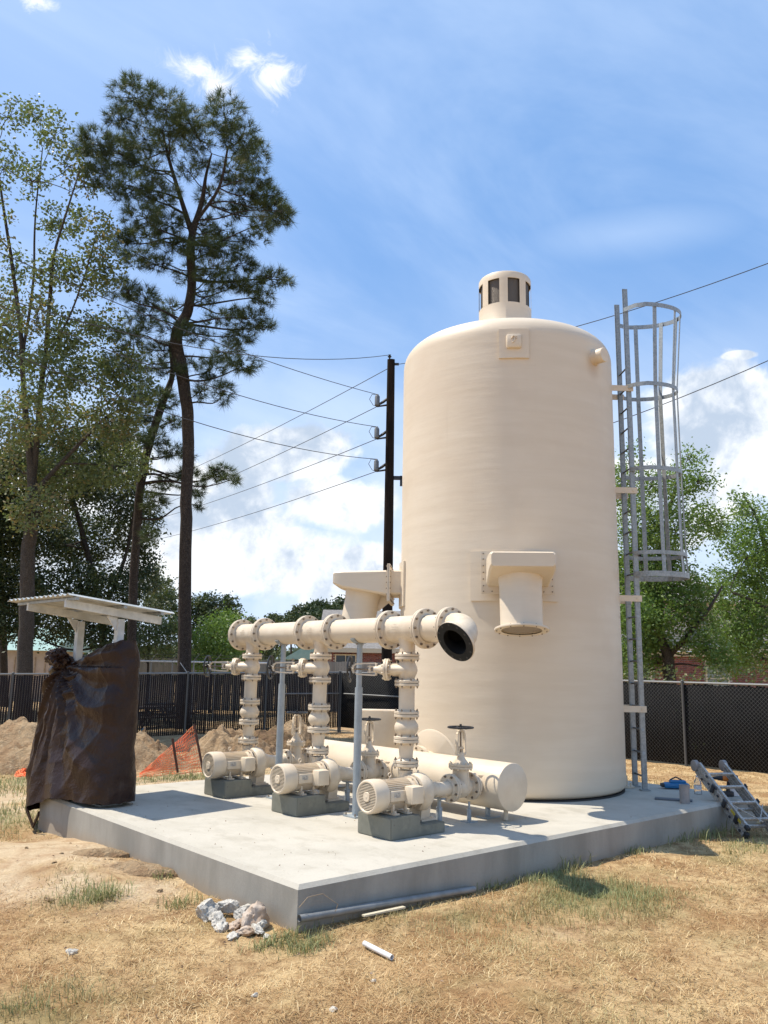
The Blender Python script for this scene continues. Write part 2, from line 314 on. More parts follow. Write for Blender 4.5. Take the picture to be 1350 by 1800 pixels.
# ------------------------------------------------------------------ helpers
class MB:
    def __init__(s): s.v = []; s.f = []
    def add(s, V, F):
        o = len(s.v); s.v += [tuple(map(float, p)) for p in V]; s.f += [tuple(i+o for i in f) for f in F]; return s
    def box(s, c, size, rot=None, bev=0.):
        hx, hy, hz = [k/2 for k in size]; c = Vector(c)
        Mx = rot if rot is not None else Matrix.Identity(3)
        if bev > 0:
            bm = bmesh.new(); bmesh.ops.create_cube(bm, size=1)
            for v in bm.verts: v.co = Vector((v.co.x*size[0], v.co.y*size[1], v.co.z*size[2]))
            bmesh.ops.bevel(bm, geom=bm.edges[:], offset=bev, segments=2, affect='EDGES', profile=.5)
            bm.verts.index_update()
            s.add([c+Mx@v.co for v in bm.verts], [[v.index for v in f.verts] for f in bm.faces]); bm.free(); return s
        P = [(-hx, -hy, -hz), (hx, -hy, -hz), (hx, hy, -hz), (-hx, hy, -hz), (-hx, -hy, hz), (hx, -hy, hz), (hx, hy, hz), (-hx, hy, hz)]
        return s.add([c+Mx@Vector(p) for p in P], [(0, 3, 2, 1), (4, 5, 6, 7), (0, 1, 5, 4), (1, 2, 6, 5), (2, 3, 7, 6), (3, 0, 4, 7)])
    def lathe(s, o, ax, prof, n=24, caps=True, a0=0, a1=2*math.pi):
        o = Vector(o); ax = Vector(ax).normalized()
        e1 = ax.orthogonal().normalized(); e2 = ax.cross(e1)
        full = abs(a1-a0-2*math.pi) < 1e-6; k = n if full else n+1
        V = []; F = []
        for t, r in prof:
            for i in range(k):
                a = a0+(a1-a0)*i/n; V.append(o+ax*t+(e1*math.cos(a)+e2*math.sin(a))*r)
        for j in range(len(prof)-1):
            for i in range(n):
                i2 = (i+1) % k; F.append((j*k+i, j*k+i2, (j+1)*k+i2, (j+1)*k+i))
        if caps and full:
            if prof[0][1] > 1e-5: F.append(tuple(range(k))[::-1])
            if prof[-1][1] > 1e-5: F.append(tuple(range((len(prof)-1)*k, len(prof)*k)))
        return s.add(V, F)
    def cyl(s, p0, p1, r0, r1=None, n=16, caps=True):
        p0 = Vector(p0); p1 = Vector(p1); d = p1-p0
        return s.lathe(p0, d, [(0, r0), (d.length, r0 if r1 is None else r1)], n, caps)
    def tube(s, pts, r, n=8, closed=False, caps=True):
        pts = [Vector(p) for p in pts]; k = len(pts); rr = r if isinstance(r, (list, tuple)) else [r]*k
        V = []; F = []; up = None
        for i, p in enumerate(pts):
            a = pts[i-1] if (i or closed) else p; b = pts[(i+1) % k] if (i < k-1 or closed) else p
            t = (b-a).normalized()
            if up is None: up = t.orthogonal().normalized()
            up = (up-t*up.dot(t)); up = up.normalized() if up.length > 1e-6 else t.orthogonal().normalized()
            w_ = t.cross(up)
            for j in range(n):
                q = 2*math.pi*j/n; V.append(p+(up*math.cos(q)+w_*math.sin(q))*rr[i])
        for i in range(k if closed else k-1):
            i2 = (i+1) % k
            for j in range(n): j2 = (j+1) % n; F.append((i*n+j, i*n+j2, i2*n+j2, i2*n+j))
        if not closed and caps: F.append(tuple(range(n))[::-1]); F.append(tuple(range((k-1)*n, k*n)))
        return s.add(V, F)
    def torus(s, c, ax, Rm, r, n=32, m_=8):
        c = Vector(c); ax = Vector(ax).normalized(); e1 = ax.orthogonal().normalized(); e2 = ax.cross(e1)
        return s.tube([c+(e1*math.cos(2*math.pi*i/n)+e2*math.sin(2*math.pi*i/n))*Rm for i in range(n)], r, m_, closed=True)
    def prism(s, pts, d):      # planar outline of 3D points, pushed along d
        pts = [Vector(p) for p in pts]; d = Vector(d); n = len(pts)
        V = pts+[p+d for p in pts]
        F = [tuple(range(n))[::-1], tuple(range(n, 2*n))]+[(i, (i+1) % n, n+(i+1) % n, n+i) for i in range(n)]
        return s.add(V, F)
    def strip(s, pts, wd, th):  # flat bar along points; wd = width vector, th = thickness vector
        pts = [Vector(p) for p in pts]; wd = Vector(wd); V = []; F = []
        for i, p in enumerate(pts):
            t_ = th[i] if isinstance(th, list) else Vector(th)
            V += [p-wd/2-t_/2, p+wd/2-t_/2, p+wd/2+t_/2, p-wd/2+t_/2]
        for i in range(len(pts)-1):
            for j in range(4): j2 = (j+1) % 4; F.append((i*4+j, i*4+j2, (i+1)*4+j2, (i+1)*4+j))
        F += [(3, 2, 1, 0), tuple(len(pts)*4-4+j for j in range(4))]
        return s.add(V, F)
    def build(s, name, material, parent=None, smooth=True, ang=38, label=None, kind=None, cat=None, group=None):
        me = bpy.data.meshes.new(name); o = bpy.data.objects.new(name, me); col.objects.link(o)
        off = Vector((0, 0, 0))
        if parent is not None: off = WL[parent.name]; o.parent = parent
        me.from_pydata([Vector(v)-off for v in s.v], [], s.f)
        bm = bmesh.new(); bm.from_mesh(me); bmesh.ops.recalc_face_normals(bm, faces=bm.faces[:]); bm.to_mesh(me); bm.free()
        if smooth:
            me.polygons.foreach_set('use_smooth', [True]*len(me.polygons)); me.set_sharp_from_angle(angle=R(ang))
        if material: me.materials.append(M[material] if isinstance(material, str) else material)
        WL[o.name] = off
        tag(o, label, cat, group, kind); return o
WL = {}
def tag(o, label=None, cat=None, group=None, kind=None):
    if label: o['label'] = label
    if cat: o['category'] = cat
    if group: o['group'] = group
    if kind: o['kind'] = kind
    return o
def thing(name, loc, label, cat, group=None):
    o = bpy.data.objects.new(name, None); col.objects.link(o); o.location = loc; o.empty_display_size = .2
    WL[o.name] = Vector(loc); return tag(o, label, cat, group)
def solo(mb, name, material, label, cat, loc=(0, 0, 0), group=None, **k):   # a thing that is one mesh, origin at loc
    dm = bpy.data.objects.new('tmp', None); col.objects.link(dm); WL[dm.name] = Vector(loc)
    o = mb.build(name, material, dm, **k); o.parent = None; o.location = loc; WL[o.name] = Vector(loc)
    bpy.data.objects.remove(dm); return tag(o, label, cat, group)
def copy_tree(o, parent=None):
    c = o.copy(); col.objects.link(c); c.parent = parent
    for ch in o.children: copy_tree(ch, c)
    return c
def npmesh(name, V, F4, material, parent=None, attrs=None, smooth=False, origin=None):
    # V (n,3); F4 (m,k) uniform polygon size
    me = bpy.data.meshes.new(name); o = bpy.data.objects.new(name, me); col.objects.link(o)
    off = np.array(WL[parent.name]) if parent is not None else (np.array(origin) if origin is not None else np.zeros(3))
    if parent is not None: o.parent = parent
    elif origin is not None: o.location = origin
    V = np.asarray(V, np.float32)-off.astype(np.float32); F = np.asarray(F4, np.int32)
    me.vertices.add(len(V)); me.vertices.foreach_set('co', V.ravel())
    me.loops.add(F.size); me.loops.foreach_set('vertex_index', F.ravel())
    me.polygons.add(len(F)); me.polygons.foreach_set('loop_start', np.arange(len(F), dtype=np.int32)*F.shape[1])
    if smooth: me.polygons.foreach_set('use_smooth', np.ones(len(F), bool))
    me.update(calc_edges=True)
    for k, a in (attrs or {}).items():
        at_ = me.attributes.new(k, 'FLOAT', 'POINT'); at_.data.foreach_set('value', np.asarray(a, np.float32))
    me.materials.append(M[material]); WL[o.name] = Vector(off); return o
def fb(x, y, z=0., s=1., o=4):
    return noise.fractal(Vector((x*s, y*s, z*s)), 1., 2., o)   # ~ -1..1

# ------------------------------------------------------------------ ground
def sst(a, b, t):
    t = np.clip((t-a)/(b-a), 0, 1); return t*t*(3-2*t)
def gauss(x, y, cx, cy, sx, sy=None):
    sy = sy or sx; return np.exp(-((x-cx)/sx)**2-((y-cy)/sy)**2)
def P2(px, py, z=-.33): q = on(px, py, 2, z); return q[0], q[1]
GREEN = [(P2(1080, 1580), .55, .5, 1.), (P2(960, 1545), .35, .2, .8), (P2(150, 1590), .28, .28, .8), (P2(130, 1560), .2, .3, .6), (P2(530, 1660), .22, .16, .9), (P2(60, 1775), .4, .3, .8), (P2(30, 1430), 1.0, .8, .8), (P2(20, 1370), 1.6, .9, .9), (P2(300, 1370), 2.2, .35, .7), (P2(1300, 1500), .8, .35, .5), (P2(790, 1620), .5, .25, .25), (P2(400, 1440+180), .25, .2, .3)]
DIRT = [(P2(120, 1500), .9, .8, 1.), (P2(230, 1570), .45, .5, 1.), (P2(40, 1560), .6, .7, .75), (P2(60, 1490), 1.4, 1.0, .9), (P2(250, 1380), 3., 1.6, .9), (P2(720, 1600), .3, .1, .5), (P2(30, 1415), .8, .8, .6), (P2(1000, 1640), .6, .15, .3)]
def masks(x, y):
    g = sum(a*gauss(x, y, c[0], c[1], sx, sy) for c, sx, sy, a in GREEN)
    d = sum(a*gauss(x, y, c[0], c[1], sx, sy) for c, sx, sy, a in DIRT)
    return g, d
def gz0(x, y):
    base = -.315 - .10*sst(2, 12, np.hypot(x-3, y-2)) - .12*sst(9, 16, y)
    base = base + .10*gauss(x, y, -.55, 2.6, .55, .9) + .07*gauss(x, y, -1.1, 3.6, .9, .7)     # spoil beside the slab
    base = base - .11*gauss(x, y, -.3, 5.0, .5, .7) + .04*gauss(x, y, 1.0, -.35, .8, .16)
    base = base - .07*gauss(x, y, *P2(338, 1772), .07, .06) - .05*gauss(x, y, *P2(235, 1755), .06, .05)
    base = base - .45*gauss(x, y, *P2(270, 1310, -.6), 1.8, 1.5)          # shallow pit
    return base
def gnoise(X, Y, amp=1.):
    out = np.empty(X.shape)
    fl = out.ravel(); xs = X.ravel(); ys = Y.ravel()
    for i in range(len(fl)):
        fl[i] = fb(xs[i], ys[i], 0, .8, 3)*.025 + fb(xs[i], ys[i], 5, 4.5, 4)*.012
    return out*amp
def axis(lo, hi, step, far, grow=1.22):
    a = list(np.arange(lo, hi, step)); s = step; x = a[-1]
    while x < far: s *= grow; x += s; a.append(x)
    s = step; x = a[0]; pre = []
    while x > -far: s *= grow; x -= s; pre.append(x)
    return np.array(pre[::-1]+a)
gx = axis(-3.2, 9, .08, 420); gy = axis(-3.4, 8, .08, 420)
GX, GY = np.meshgrid(gx, gy); GZ = gz0(GX, GY)+gnoise(GX, GY)
def gheight(x, y):
    x = np.atleast_1d(x); y = np.atleast_1d(y)
    i = np.clip(np.searchsorted(gx, x)-1, 0, len(gx)-2); j = np.clip(np.searchsorted(gy, y)-1, 0, len(gy)-2)
    tx = (x-gx[i])/(gx[i+1]-gx[i]); ty = (y-gy[j])/(gy[j+1]-gy[j])
    return GZ[j, i]*(1-tx)*(1-ty)+GZ[j, i+1]*tx*(1-ty)+GZ[j+1, i]*(1-tx)*ty+GZ[j+1, i+1]*tx*ty
def gh(x, y): return float(gheight(x, y)[0])
nx, ny = len(gx), len(gy)
idx = np.arange(nx*ny).reshape(ny, nx)
F = np.stack([idx[:-1, :-1], idx[:-1, 1:], idx[1:, 1:], idx[1:, :-1]], -1).reshape(-1, 4)
gm, dm_ = masks(GX, GY)
jn = np.array([fb(a, b, 2, 2.2, 4) for a, b in zip(GX.ravel(), GY.ravel())])
gm = np.clip(gm.ravel()*(1+jn*1.3)+np.clip(jn-.10, 0, 1)*.9, 0, 1); dmm = np.clip(dm_.ravel()*(1.15+jn*1.4), 0, 1)
far_ = sst(8.5, 16, GY.ravel())*.6
go = npmesh('ground', np.stack([GX.ravel(), GY.ravel(), GZ.ravel()], 1), F, 'ground', attrs={'green': gm, 'dirt': np.clip(dmm+far_*.5, 0, 1)}, smooth=True)
tag(go, kind='structure')

# concrete pad
SX, SY = 7.213, 5.28
mb = MB(); b = .03
def ring(z, o): return [(o, o, z), (SX-o, o, z), (SX-o, SY-o, z), (o, SY-o, z)]
mb.add(ring(-.95, 0)+ring(-b, 0)+ring(0, b), [(0, 3, 2, 1)]+[(i, (i+1) % 4, 4+(i+1) % 4, 4+i) for i in range(4)]+[(4+i, 4+(i+1) % 4, 8+(i+1) % 4, 8+i) for i in range(4)]+[(8, 9, 10, 11)])
o = mb.build('concrete_slab', 'slab', None, smooth=False); tag(o, kind='structure')

# ------------------------------------------------------------------ pipework helpers
def bolts(parent, c, ax, rc, nb, half, br=.011, hh=.012, a0=None, mat_='bolt', down=True):
    """ring of hex heads / nuts on both faces of a flange pair"""
    c = Vector(c); ax = Vector(ax).normalized(); e1 = ax.orthogonal().normalized(); e2 = ax.cross(e1); mb = MB()
    for i in range(nb):
        a = 2*math.pi*(i+.5)/nb if a0 is None else a0+2*math.pi*i/nb
        p = c+(e1*math.cos(a)+e2*math.sin(a))*rc
        mb.cyl(p+ax*half, p+ax*(half+hh), br, n=6); mb.cyl(p-ax*half, p-ax*(half+hh), br, n=6)
        mb.cyl(p+ax*(half+hh), p+ax*(half+hh+.010), br*.5, n=6); mb.cyl(p-ax*(half+hh), p-ax*(half+hh+.010), br*.5, n=6)
    return mb.build('bolts', mat_, parent, smooth=False, kind='stuff')
def subobj(mb, name, material, part, **k):       # a sub-part: parent is itself a child, share its origin
    o = mb.build(name, material, None, **k); off = WL[part.name]
    me = o.data; me.transform(Matrix.Translation(-off)); o.parent = part; WL[o.name] = off; return o
_build = MB.build
def mb_build(s, name, material, parent=None, **k):
    if parent is not None and parent.parent is not None: return subobj(s, name, material, parent, **k)
    return _build(s, name, material, parent, **k)
MB.build = mb_build
def flange_pair(parent, c, ax, Rf, Rp, th=.026, nb=8, br=.011, gap=.0045, single=False):
    c = Vector(c); ax = Vector(ax).normalized(); mb = MB()
    bv = .004
    for s_ in ((1, -1) if not single else (1,)):
        a = c+ax*s_*gap/2 if not single else c-ax*th/2
        mb.lathe(a, ax*s_, [(0, Rp*.9), (0, Rf-bv), (bv, Rf), (th-bv, Rf), (th, Rf-bv), (th, Rp+.016), (th+.014, Rp+.001)], 40, caps=False)
    f = mb.build('flange', 'cream_cast', parent)
    if not single:
        g = MB().cyl(c-ax*gap/2, c+ax*gap/2, Rf*.93, n=36); g.build('gasket', 'gasket', f)
    bolts(f, c, ax, (Rf+Rp)/2+.012, nb, th+gap/2 if not single else th/2, br)
    return f
def wheel(parent, c, ax, Rw=.14, name='handwheel'):
    c = Vector(c); ax = Vector(ax).normalized(); e1 = ax.orthogonal().normalized(); e2 = ax.cross(e1)
    mb = MB(); mb.torus(c, ax, Rw-.010, .0105, 40, 8); mb.cyl(c-ax*.018, c+ax*.018, .026, n=16); mb.cyl(c+ax*.018, c+ax*.034, .014, n=6)
    for i in range(5):
        a = 2*math.pi*i/5+.3; d = e1*math.cos(a)+e2*math.sin(a)
        mb.tube([c+d*.02-ax*.004, c+d*Rw*.5-ax*.012, c+d*(Rw-.012)], [.011, .008, .007], 6)
    return mb.build(name, 'black', parent)
def gate_valve(root, c, A, P, hl, Rp=.082, T=None):
    """OS&Y gate valve: c centre, P pipe direction, A stem direction, hl half length"""
    c = Vector(c); A = Vector(A).normalized(); P = Vector(P).normalized(); T = A.cross(P).normalized()
    mb = MB()
    mb.lathe(c-P*hl, P, [(0, Rp-.01), (hl*.35, Rp), (hl*.7, Rp+.018), (hl, Rp+.024), (hl*1.3, Rp+.018), (hl*1.65, Rp), (2*hl, Rp-.01)], 32)
    # neck: flattened oval tube up to the bonnet flange, with the side ribs
    def oval(t, a, b_, n=28): return [c+A*t+T*a*math.cos(2*math.pi*i/n)+P*b_*math.sin(2*math.pi*i/n) for i in range(n)]
    rings = [oval(0, Rp+.026, Rp*.75), oval(.10, Rp+.024, Rp*.72), oval(.15, Rp+.016, Rp*.68), oval(.185, Rp+.02, Rp*.74)]
    V = sum(rings, []); n = 28
    mb.add(V, [(j*n+i, j*n+(i+1) % n, (j+1)*n+(i+1) % n, (j+1)*n+i) for j in range(3) for i in range(n)])
    for s_ in (1, -1): mb.box(c+A*.06+P*s_*.0+T*s_*(Rp+.018), (.012, .012, .17), Matrix((T, P, A)).transposed(), 0)
    for s_ in (1, -1): mb.box(c+A*.075+P*s_*(Rp*.72), (.012, .012, .15), Matrix((T, P, A)).transposed(), 0)
    body = mb.build('valve_body', 'cream_cast', root)
    mb = MB()
    def ovald(t0, t1, a, b_):
        mb.add(oval(t0, a, b_)+oval(t1, a, b_), [tuple(range(n))[::-1], tuple(range(n, 2*n))]+[(i, (i+1) % n, n+(i+1) % n, n+i) for i in range(n)])
    ovald(.186, .207, Rp+.052, Rp+.026); ovald(.211, .232, Rp+.052, Rp+.026)
    rings = [(.232, Rp+.012, Rp*.80), (.255, Rp-.002, Rp*.68), (.285, .052, .044), (.31, .036, .034), (.345, .034, .032)]
    V = sum([oval(t, a, b_) for t, a, b_ in rings], [])
    mb.add(V, [(j*n+i, j*n+(i+1) % n, (j+1)*n+(i+1) % n, (j+1)*n+i) for j in range(4) for i in range(n)]+[tuple(range(4*n, 5*n))])
    bn = mb.build('bonnet', 'cream_cast', root)
    mb = MB()
    for i in range(8):
        a = 2*math.pi*(i+.5)/8; p = c+T*(Rp+.036)*math.cos(a)+P*(Rp+.012)*math.sin(a)
        mb.cyl(p+A*.170, p+A*.250, .0095, n=6)
    mb.build('bolts', 'cream_cast', bn, smooth=False, kind='stuff')
    mb = MB()
    for s_ in (1, -1):
        pts = [c+A*.312+P*s_*.046, c+A*.335+P*s_*.060, c+A*.45+P*s_*.057, c+A*.535+P*s_*.050, c+A*.560+P*s_*.034, c+A*.572]
        mb.strip(pts, T*.034, [P*.015, P*.014, P*.014, P*.014, (P*s_+A)*.011, A*.016])
        mb.cyl(c+A*.345+P*s_*.028, c+A*.41+P*s_*.028, .008, n=6)
    mb.box(c+A*.385, (.026, .076, .014), Matrix((T, P, A)).transposed()); mb.cyl(c+A*.385, c+A*.40, .018, n=12)
    mb.cyl(c+A*.556, c+A*.582, .021, n=12); mb.box(c+A*.322, (.036, .124, .020), Matrix((T, P, A)).transposed(), .004)
    mb.build('yoke', 'cream_cast', root)
    MB().cyl(c+A*.34, c+A*.62, .0105, n=10).build('stem', 'bolt', root)
    wheel(root, c+A*.596, A)

# ------------------------------------------------------------------ storage tank with ducts, vent
TC = Vector((5.405, 2.565, 0)); TR = 1.546
tank = thing('water_tank', tuple(TC), 'tall cream fibreglass cylindrical tank standing on the concrete slab', 'tank')
H = 6.27; rc = .30
prof = [(.0, TR-.10), (.012, TR-.05), (.045, TR-.012), (.09, TR)]
for k in range(1, 40): prof.append((.09+(H-rc-.09)*k/40, TR))
for k in range(0, 13):
    a = math.pi/2*k/12; prof.append((H-rc+rc*math.sin(a)*1.0, TR-rc+rc*math.cos(a)))
for k in range(1, 5): prof.append((H+.05*k/4, (TR-rc)*(1-k/4)+.001))
mb = MB().lathe(TC+Vector((0, 0, .018)), (0, 0, 1), prof, 128, caps=False)
# slight hand-laid unevenness
vv = []
for p in mb.v:
    d = Vector((p[0]-TC.x, p[1]-TC.y, 0)); L = d.length
    if L > .5:
        a = math.atan2(d.y, d.x); k = noise.noise(Vector((math.cos(a)*1.3, math.sin(a)*1.3, p[2]*1.7)))*.0035+noise.noise(Vector((math.cos(a)*3, math.sin(a)*3, p[2]*6)))*.0016
        d = d*((L+k)/L)
    vv.append((TC.x+d.x, TC.y+d.y, p[2]))
mb.v = vv
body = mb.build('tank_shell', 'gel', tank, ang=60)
MB().lathe(TC, (0, 0, 1), [(0, TR-.02), (.017, TR-.02)], 96).build('base_gasket', 'gasket', tank)
for i, a in enumerate((-45, 45, 135, -150)):
    d = Vector((math.cos(R(a)), math.sin(R(a)), 0)); t_ = Vector((-d.y, d.x, 0)); rot = Matrix((d, t_, Vector((0, 0, 1)))).transposed()
    mb = MB(); mb.box(TC+d*(TR+.05)+Vector((0, 0, .012)), (.16, .16, .02), rot); mb.box(TC+d*(TR+.03)+Vector((0, 0, .09)), (.02, .10, .14), rot); mb.cyl(TC+d*(TR+.09), TC+d*(TR+.09)+Vector((0, 0, .06)), .012, n=8)
    mb.build('hold_down_lug', 'gel', tank, smooth=False)
# vent cap
VZ = H+.03
mb = MB()
RV = .40
z0, z1, z2, z3 = VZ-.04, VZ+.66, VZ+1.05, VZ+1.17
mb.lathe(TC, (0, 0, 1), [(z0, RV+.06), (z0+.10, RV+.035), (z0+.20, RV-.005), (z0+.26, RV-.03), (z0+.32, RV-.03)], 48, caps=False)
mb.lathe(TC, (0, 0, 1), [(z0+.30, RV+.008), (z0+.34, RV+.008), (z0+.35, RV), (z1, RV)], 48, caps=False)
nw = 8; _e = Vector((0, 0, 1)).orthogonal().normalized(); _e2 = Vector((0, 0, 1)).cross(_e)
for i in range(nw):
    dv_ = Vector((math.cos(R(-142.5+45*i)), math.sin(R(-142.5+45*i)), 0)); a = math.atan2(dv_.dot(_e2), dv_.dot(_e))
    w_ = .40*2*math.pi/nw
    mb.lathe(TC, (0, 0, 1), [(z1, RV-.012), (z1, RV), (z2, RV), (z2, RV-.012)], 5, caps=False, a0=a-w_/2, a1=a+w_/2)
mb.lathe(TC, (0, 0, 1), [(z2, RV-.012), (z2, RV), (z3-.03, RV), (z3-.008, RV-.012), (z3, RV-.04), (z3+.03, 0.001)], 48, caps=False)
vent = mb.build('roof_vent', 'gel', tank, ang=40)
MB().lathe(TC, (0, 0, 1), [(z1-.01, RV-.03), (z2+.01, RV-.03)], 48, caps=False).build('mesh_screen', 'screen', vent)
MB().torus(TC+Vector((0, 0, z0+.292)), (0, 0, 1), RV-.006, .006, 48, 6).build('seal_ring', 'gasket', vent)
def radial(a):
    d = Vector((math.cos(R(a)), math.sin(R(a)), 0)); return d, Vector((-d.y, d.x, 0))
Z = Vector((0, 0, 1))
def curved_pad(az0, az1, za, zb, th, n=14, inset=.0):
    mb = MB(); V = []; 
    for k in range(n+1):
        d, _ = radial(az0+(az1-az0)*k/n)
        for r in (TR-.01, TR+th): 
            for z in (za, zb): V.append(TC+d*r+Z*z)
    F = []
    for k in range(n):
        q = 4*k; F += [(q+2, q+3, q+7, q+6), (q, q+1, q+3, q+2)[::1] if k == 0 else (q+1, q+5, q+7, q+3), (q, q+2, q+6, q+4)]
        if k == 0: F.append((q+1, q+5, q+7, q+3))
    q = 4*n; F.append((q, q+1, q+3, q+2))
    return mb.add(V, F)
# lug pad near the top
curved_pad(-143.1, -128.6, 5.605, 6.015, .028).build('lug_pad', 'gel', tank, ang=25)
d, t_ = radial(-135.9); rot = Matrix((d, t_, Z)).transposed()
mb = MB().box(TC+d*(TR+.03)+Z*5.83, (.09, .20, .20), rot, .03)
lp = mb.build('lug_block', 'gel', tank)
mb = MB(); c = TC+d*(TR+.085)+Z*5.85
mb.tube([c-t_*.035-Z*.0, c-t_*.02+Z*.035, c+Z*.042, c+t_*.012+Z*.02, c-t_*.002-Z*.03, c-t_*.02-Z*.055], .009, 8)
mb.tube([c+t_*.012+Z*.03, c+t_*.035+Z*.03, c+t_*.03-Z*.0], .007, 6)
mb.build('hook', 'cream', lp)
# stub nozzle high on the right
d, t_ = radial(-88.3)
MB().lathe(TC+Z*5.80, d, [(TR-.15, .15), (TR-.02, .135), (TR+.02, .105), (TR+.05, .100), (TR+.15, .100), (TR+.158, .094), (TR+.158, .001)], 32).build('nozzle', 'gel', tank)
# duct hoods
def duct(az, label):
    d, t_ = radial(az); 
    def Pt(r, s_, z): return TC+d*r+t_*s_+Z*z
    pad = curved_pad(az-21.5, az+19.5, 2.40, 3.03, .028)
    hood_pad = pad.build('duct_pad', 'gel', tank, ang=25)
    mb = MB()
    def loft(secs):
        V = []; F = []
        for (r, hw, zb, zt) in secs:
            e = min(.022, hw*.3)
            V += [Pt(r, -hw+e, zb), Pt(r, hw-e, zb), Pt(r, hw, zb+e), Pt(r, hw, zt-e), Pt(r, hw-e, zt), Pt(r, -hw+e, zt), Pt(r, -hw, zt-e), Pt(r, -hw, zb+e)]
        for k in range(len(secs)-1):
            for i in range(8): i2 = (i+1) % 8; F.append((8*k+i, 8*k+i2, 8*k+8+i2, 8*k+8+i))
        F += [tuple(range(8))[::-1], tuple(range(8*len(secs)-8, 8*len(secs)))]; mb.add(V, F)
    loft([(1.35, .36, 2.58, 2.92), (1.68, .36, 2.58, 2.92)])
    stub = mb.build('duct_stub', 'gel', tank, ang=30)
    mb = MB()
    loft([(1.715, .385, 2.56, 2.915), (1.78, .385, 2.575, 2.912), (2.36, .385, 2.665, 2.895), (2.47, .375, 2.705, 2.89), (2.50, .36, 2.72, 2.875)])
    ax_ = (Z*math.cos(R(9.5))-d*math.sin(R(9.5))); bc = TC+d*2.20+Z*2.0
    mb.lathe(bc+ax_*.015, ax_, [(0, .246), (.10, .246), (.50, .250), (.60, .262), (.68, .285)], 48, caps=False)
    mb.lathe(bc+ax_*.015, ax_, [(0, .236), (.60, .236)], 40, caps=False)
    # gusset fin toward the tank
    hood = mb.build('duct_hood', 'gel', tank, ang=30)
    MB().prism([Pt(1.72, -.006, 2.56), Pt(1.72, -.006, 2.48), Pt(1.86, -.006, 2.36), Pt(1.96, -.006, 2.36), Pt(1.96, -.006, 2.60)], t_*.012).build('gusset', 'gel', hood, smooth=False)
    mb = MB()
    for r0 in (1.680, 1.702): 
        outr = [(-.45, 2.47), (.45, 2.47), (.45, 3.0), (-.45, 3.0)]
        mb.prism([Pt(r0, s_, z) for s_, z in outr], d*.018)
    fl = mb.build('duct_flange', 'gel', tank, smooth=False)
    mb = MB()
    for (s_, z) in [(s_, 2.50) for s_ in np.linspace(-.42, .42, 9)]+[(s_, 2.97) for s_ in np.linspace(-.42, .42, 9)]+[(s1, z) for s1 in (-.42, .42) for z in np.linspace(2.57, 2.9, 5)]:
        mb.cyl(Pt(1.668, s_, z), Pt(1.735, s_, z), .0085, n=6)
    mb.build('bolts', 'bolt', fl, smooth=False, kind='stuff')
    rm = MB().lathe(bc, ax_, [(0, .235), (0, .315), (.016, .318), (.022, .315), (.022, .245)], 48, caps=False).build('outlet_flange', 'gel', hood)
    MB().lathe(bc+ax_*.02, ax_, [(0, .001), (0, .236)], 40, caps=False).build('bird_screen', mat('duct_screen', (.30, .24, .18), .7, bump=.5, bscale=160) if 'duct_screen' not in M else M['duct_screen'], hood)
    mb = MB()
    for i in range(12):
        a = 2*math.pi*i/12; p = bc+(t_*math.cos(a)+ax_.cross(t_)*math.sin(a))*.288
        mb.cyl(p-ax_*.012, p+ax_*.032, .007, n=6)
    mb.build('bolts', 'bolt', hood, smooth=False, kind='stuff')
duct(-136, ''); duct(134, '')
# nozzle toward the suction header
d, t_ = radial(180)
V = []; n = 56
for r_, off_ in ((.10, .012), (.405, .012), (.425, .004), (.43, -.02)):
    for i in range(n):
        a = 2*math.pi*i/n; yy = r_*math.cos(a); th_ = math.pi+math.asin(yy/TR); V.append(TC+Vector((math.cos(th_), math.sin(th_), 0))*(TR+off_)+Z*(.40+r_*.92*math.sin(a)))
MB().add(V, [(j*n+i, j*n+(i+1) % n, (j+1)*n+(i+1) % n, (j+1)*n+i) for j in range(3) for i in range(n)]).build('nozzle_pad', 'gel', tank, ang=25)
mb = MB().lathe(TC+Z*.36, d, [(TR-.1, .16), (TR+.22, .16)], 32, caps=False); nz_ = mb.build('outlet_nozzle', 'gel', tank)
TN = TC.x-TR-.22
mb = MB()
mb.lathe((TN, TC.y, .36), (-1, 0, 0), [(-.03, .16), (-.03, .24), (.03, .24), (.03, .16)], 40); mb.build('flange', 'cream_cast', nz_)
bolts(nz_, (TN, TC.y, .36), (1, 0, 0), .21, 12, .03, .014)
tag(tank, group=None)

# ------------------------------------------------------------------ suction header
sh = thing('suction_header', (3.23, 2.3, .345), 'large cream capped pipe lying low behind the three pumps', 'pipe')
XS, ZS = 3.23, .345; RS = .243
mb = MB().lathe((XS, .70, ZS), (0, 1, 0), [(0, RS-.006), (.004, RS-.001), (.008, RS), (3.30, RS), (3.305, RS-.004)], 64)
mb.build('pipe_shell', 'cream', sh, ang=50)
MB().cyl((XS, TC.y, ZS+.01), (TN-.03, TC.y, .36), .155, n=32).build('branch_pipe', 'cream', sh)
PY = [.98, 2.45, 3.92]
for y in PY:
    MB().lathe((2.93, y, .355), (1, 0, 0), [(0, .082), (.10, .082)], 28, caps=False).build('branch_stub', 'cream', sh)
    mb = MB()     # reinforcing saddle gussets
    for s_ in (-1, 1):
        mb.prism([(2.98, y+s_*.01, .355+s_*.0+.10), (3.07, y+s_*.16, .46), (3.06, y+s_*.16, .25), (2.98, y+s_*.01, .26)], (.004, 0, 0))
    mb.build('weld_saddle', 'cream', sh, smooth=False)
for y in (1.05, 2.5, 3.7):
    mb = MB(); mb.cyl((XS, y, 0), (XS, y, .13), .028, n=12); mb.box((XS, y, .008), (.22, .16, .014)); mb.build('pipe_stand', 'galvpost', sh, label=None)
MB().cyl((XS, .80, .11), (XS, .80, .005), .024, n=12).build('drain_stub', 'cream', sh)

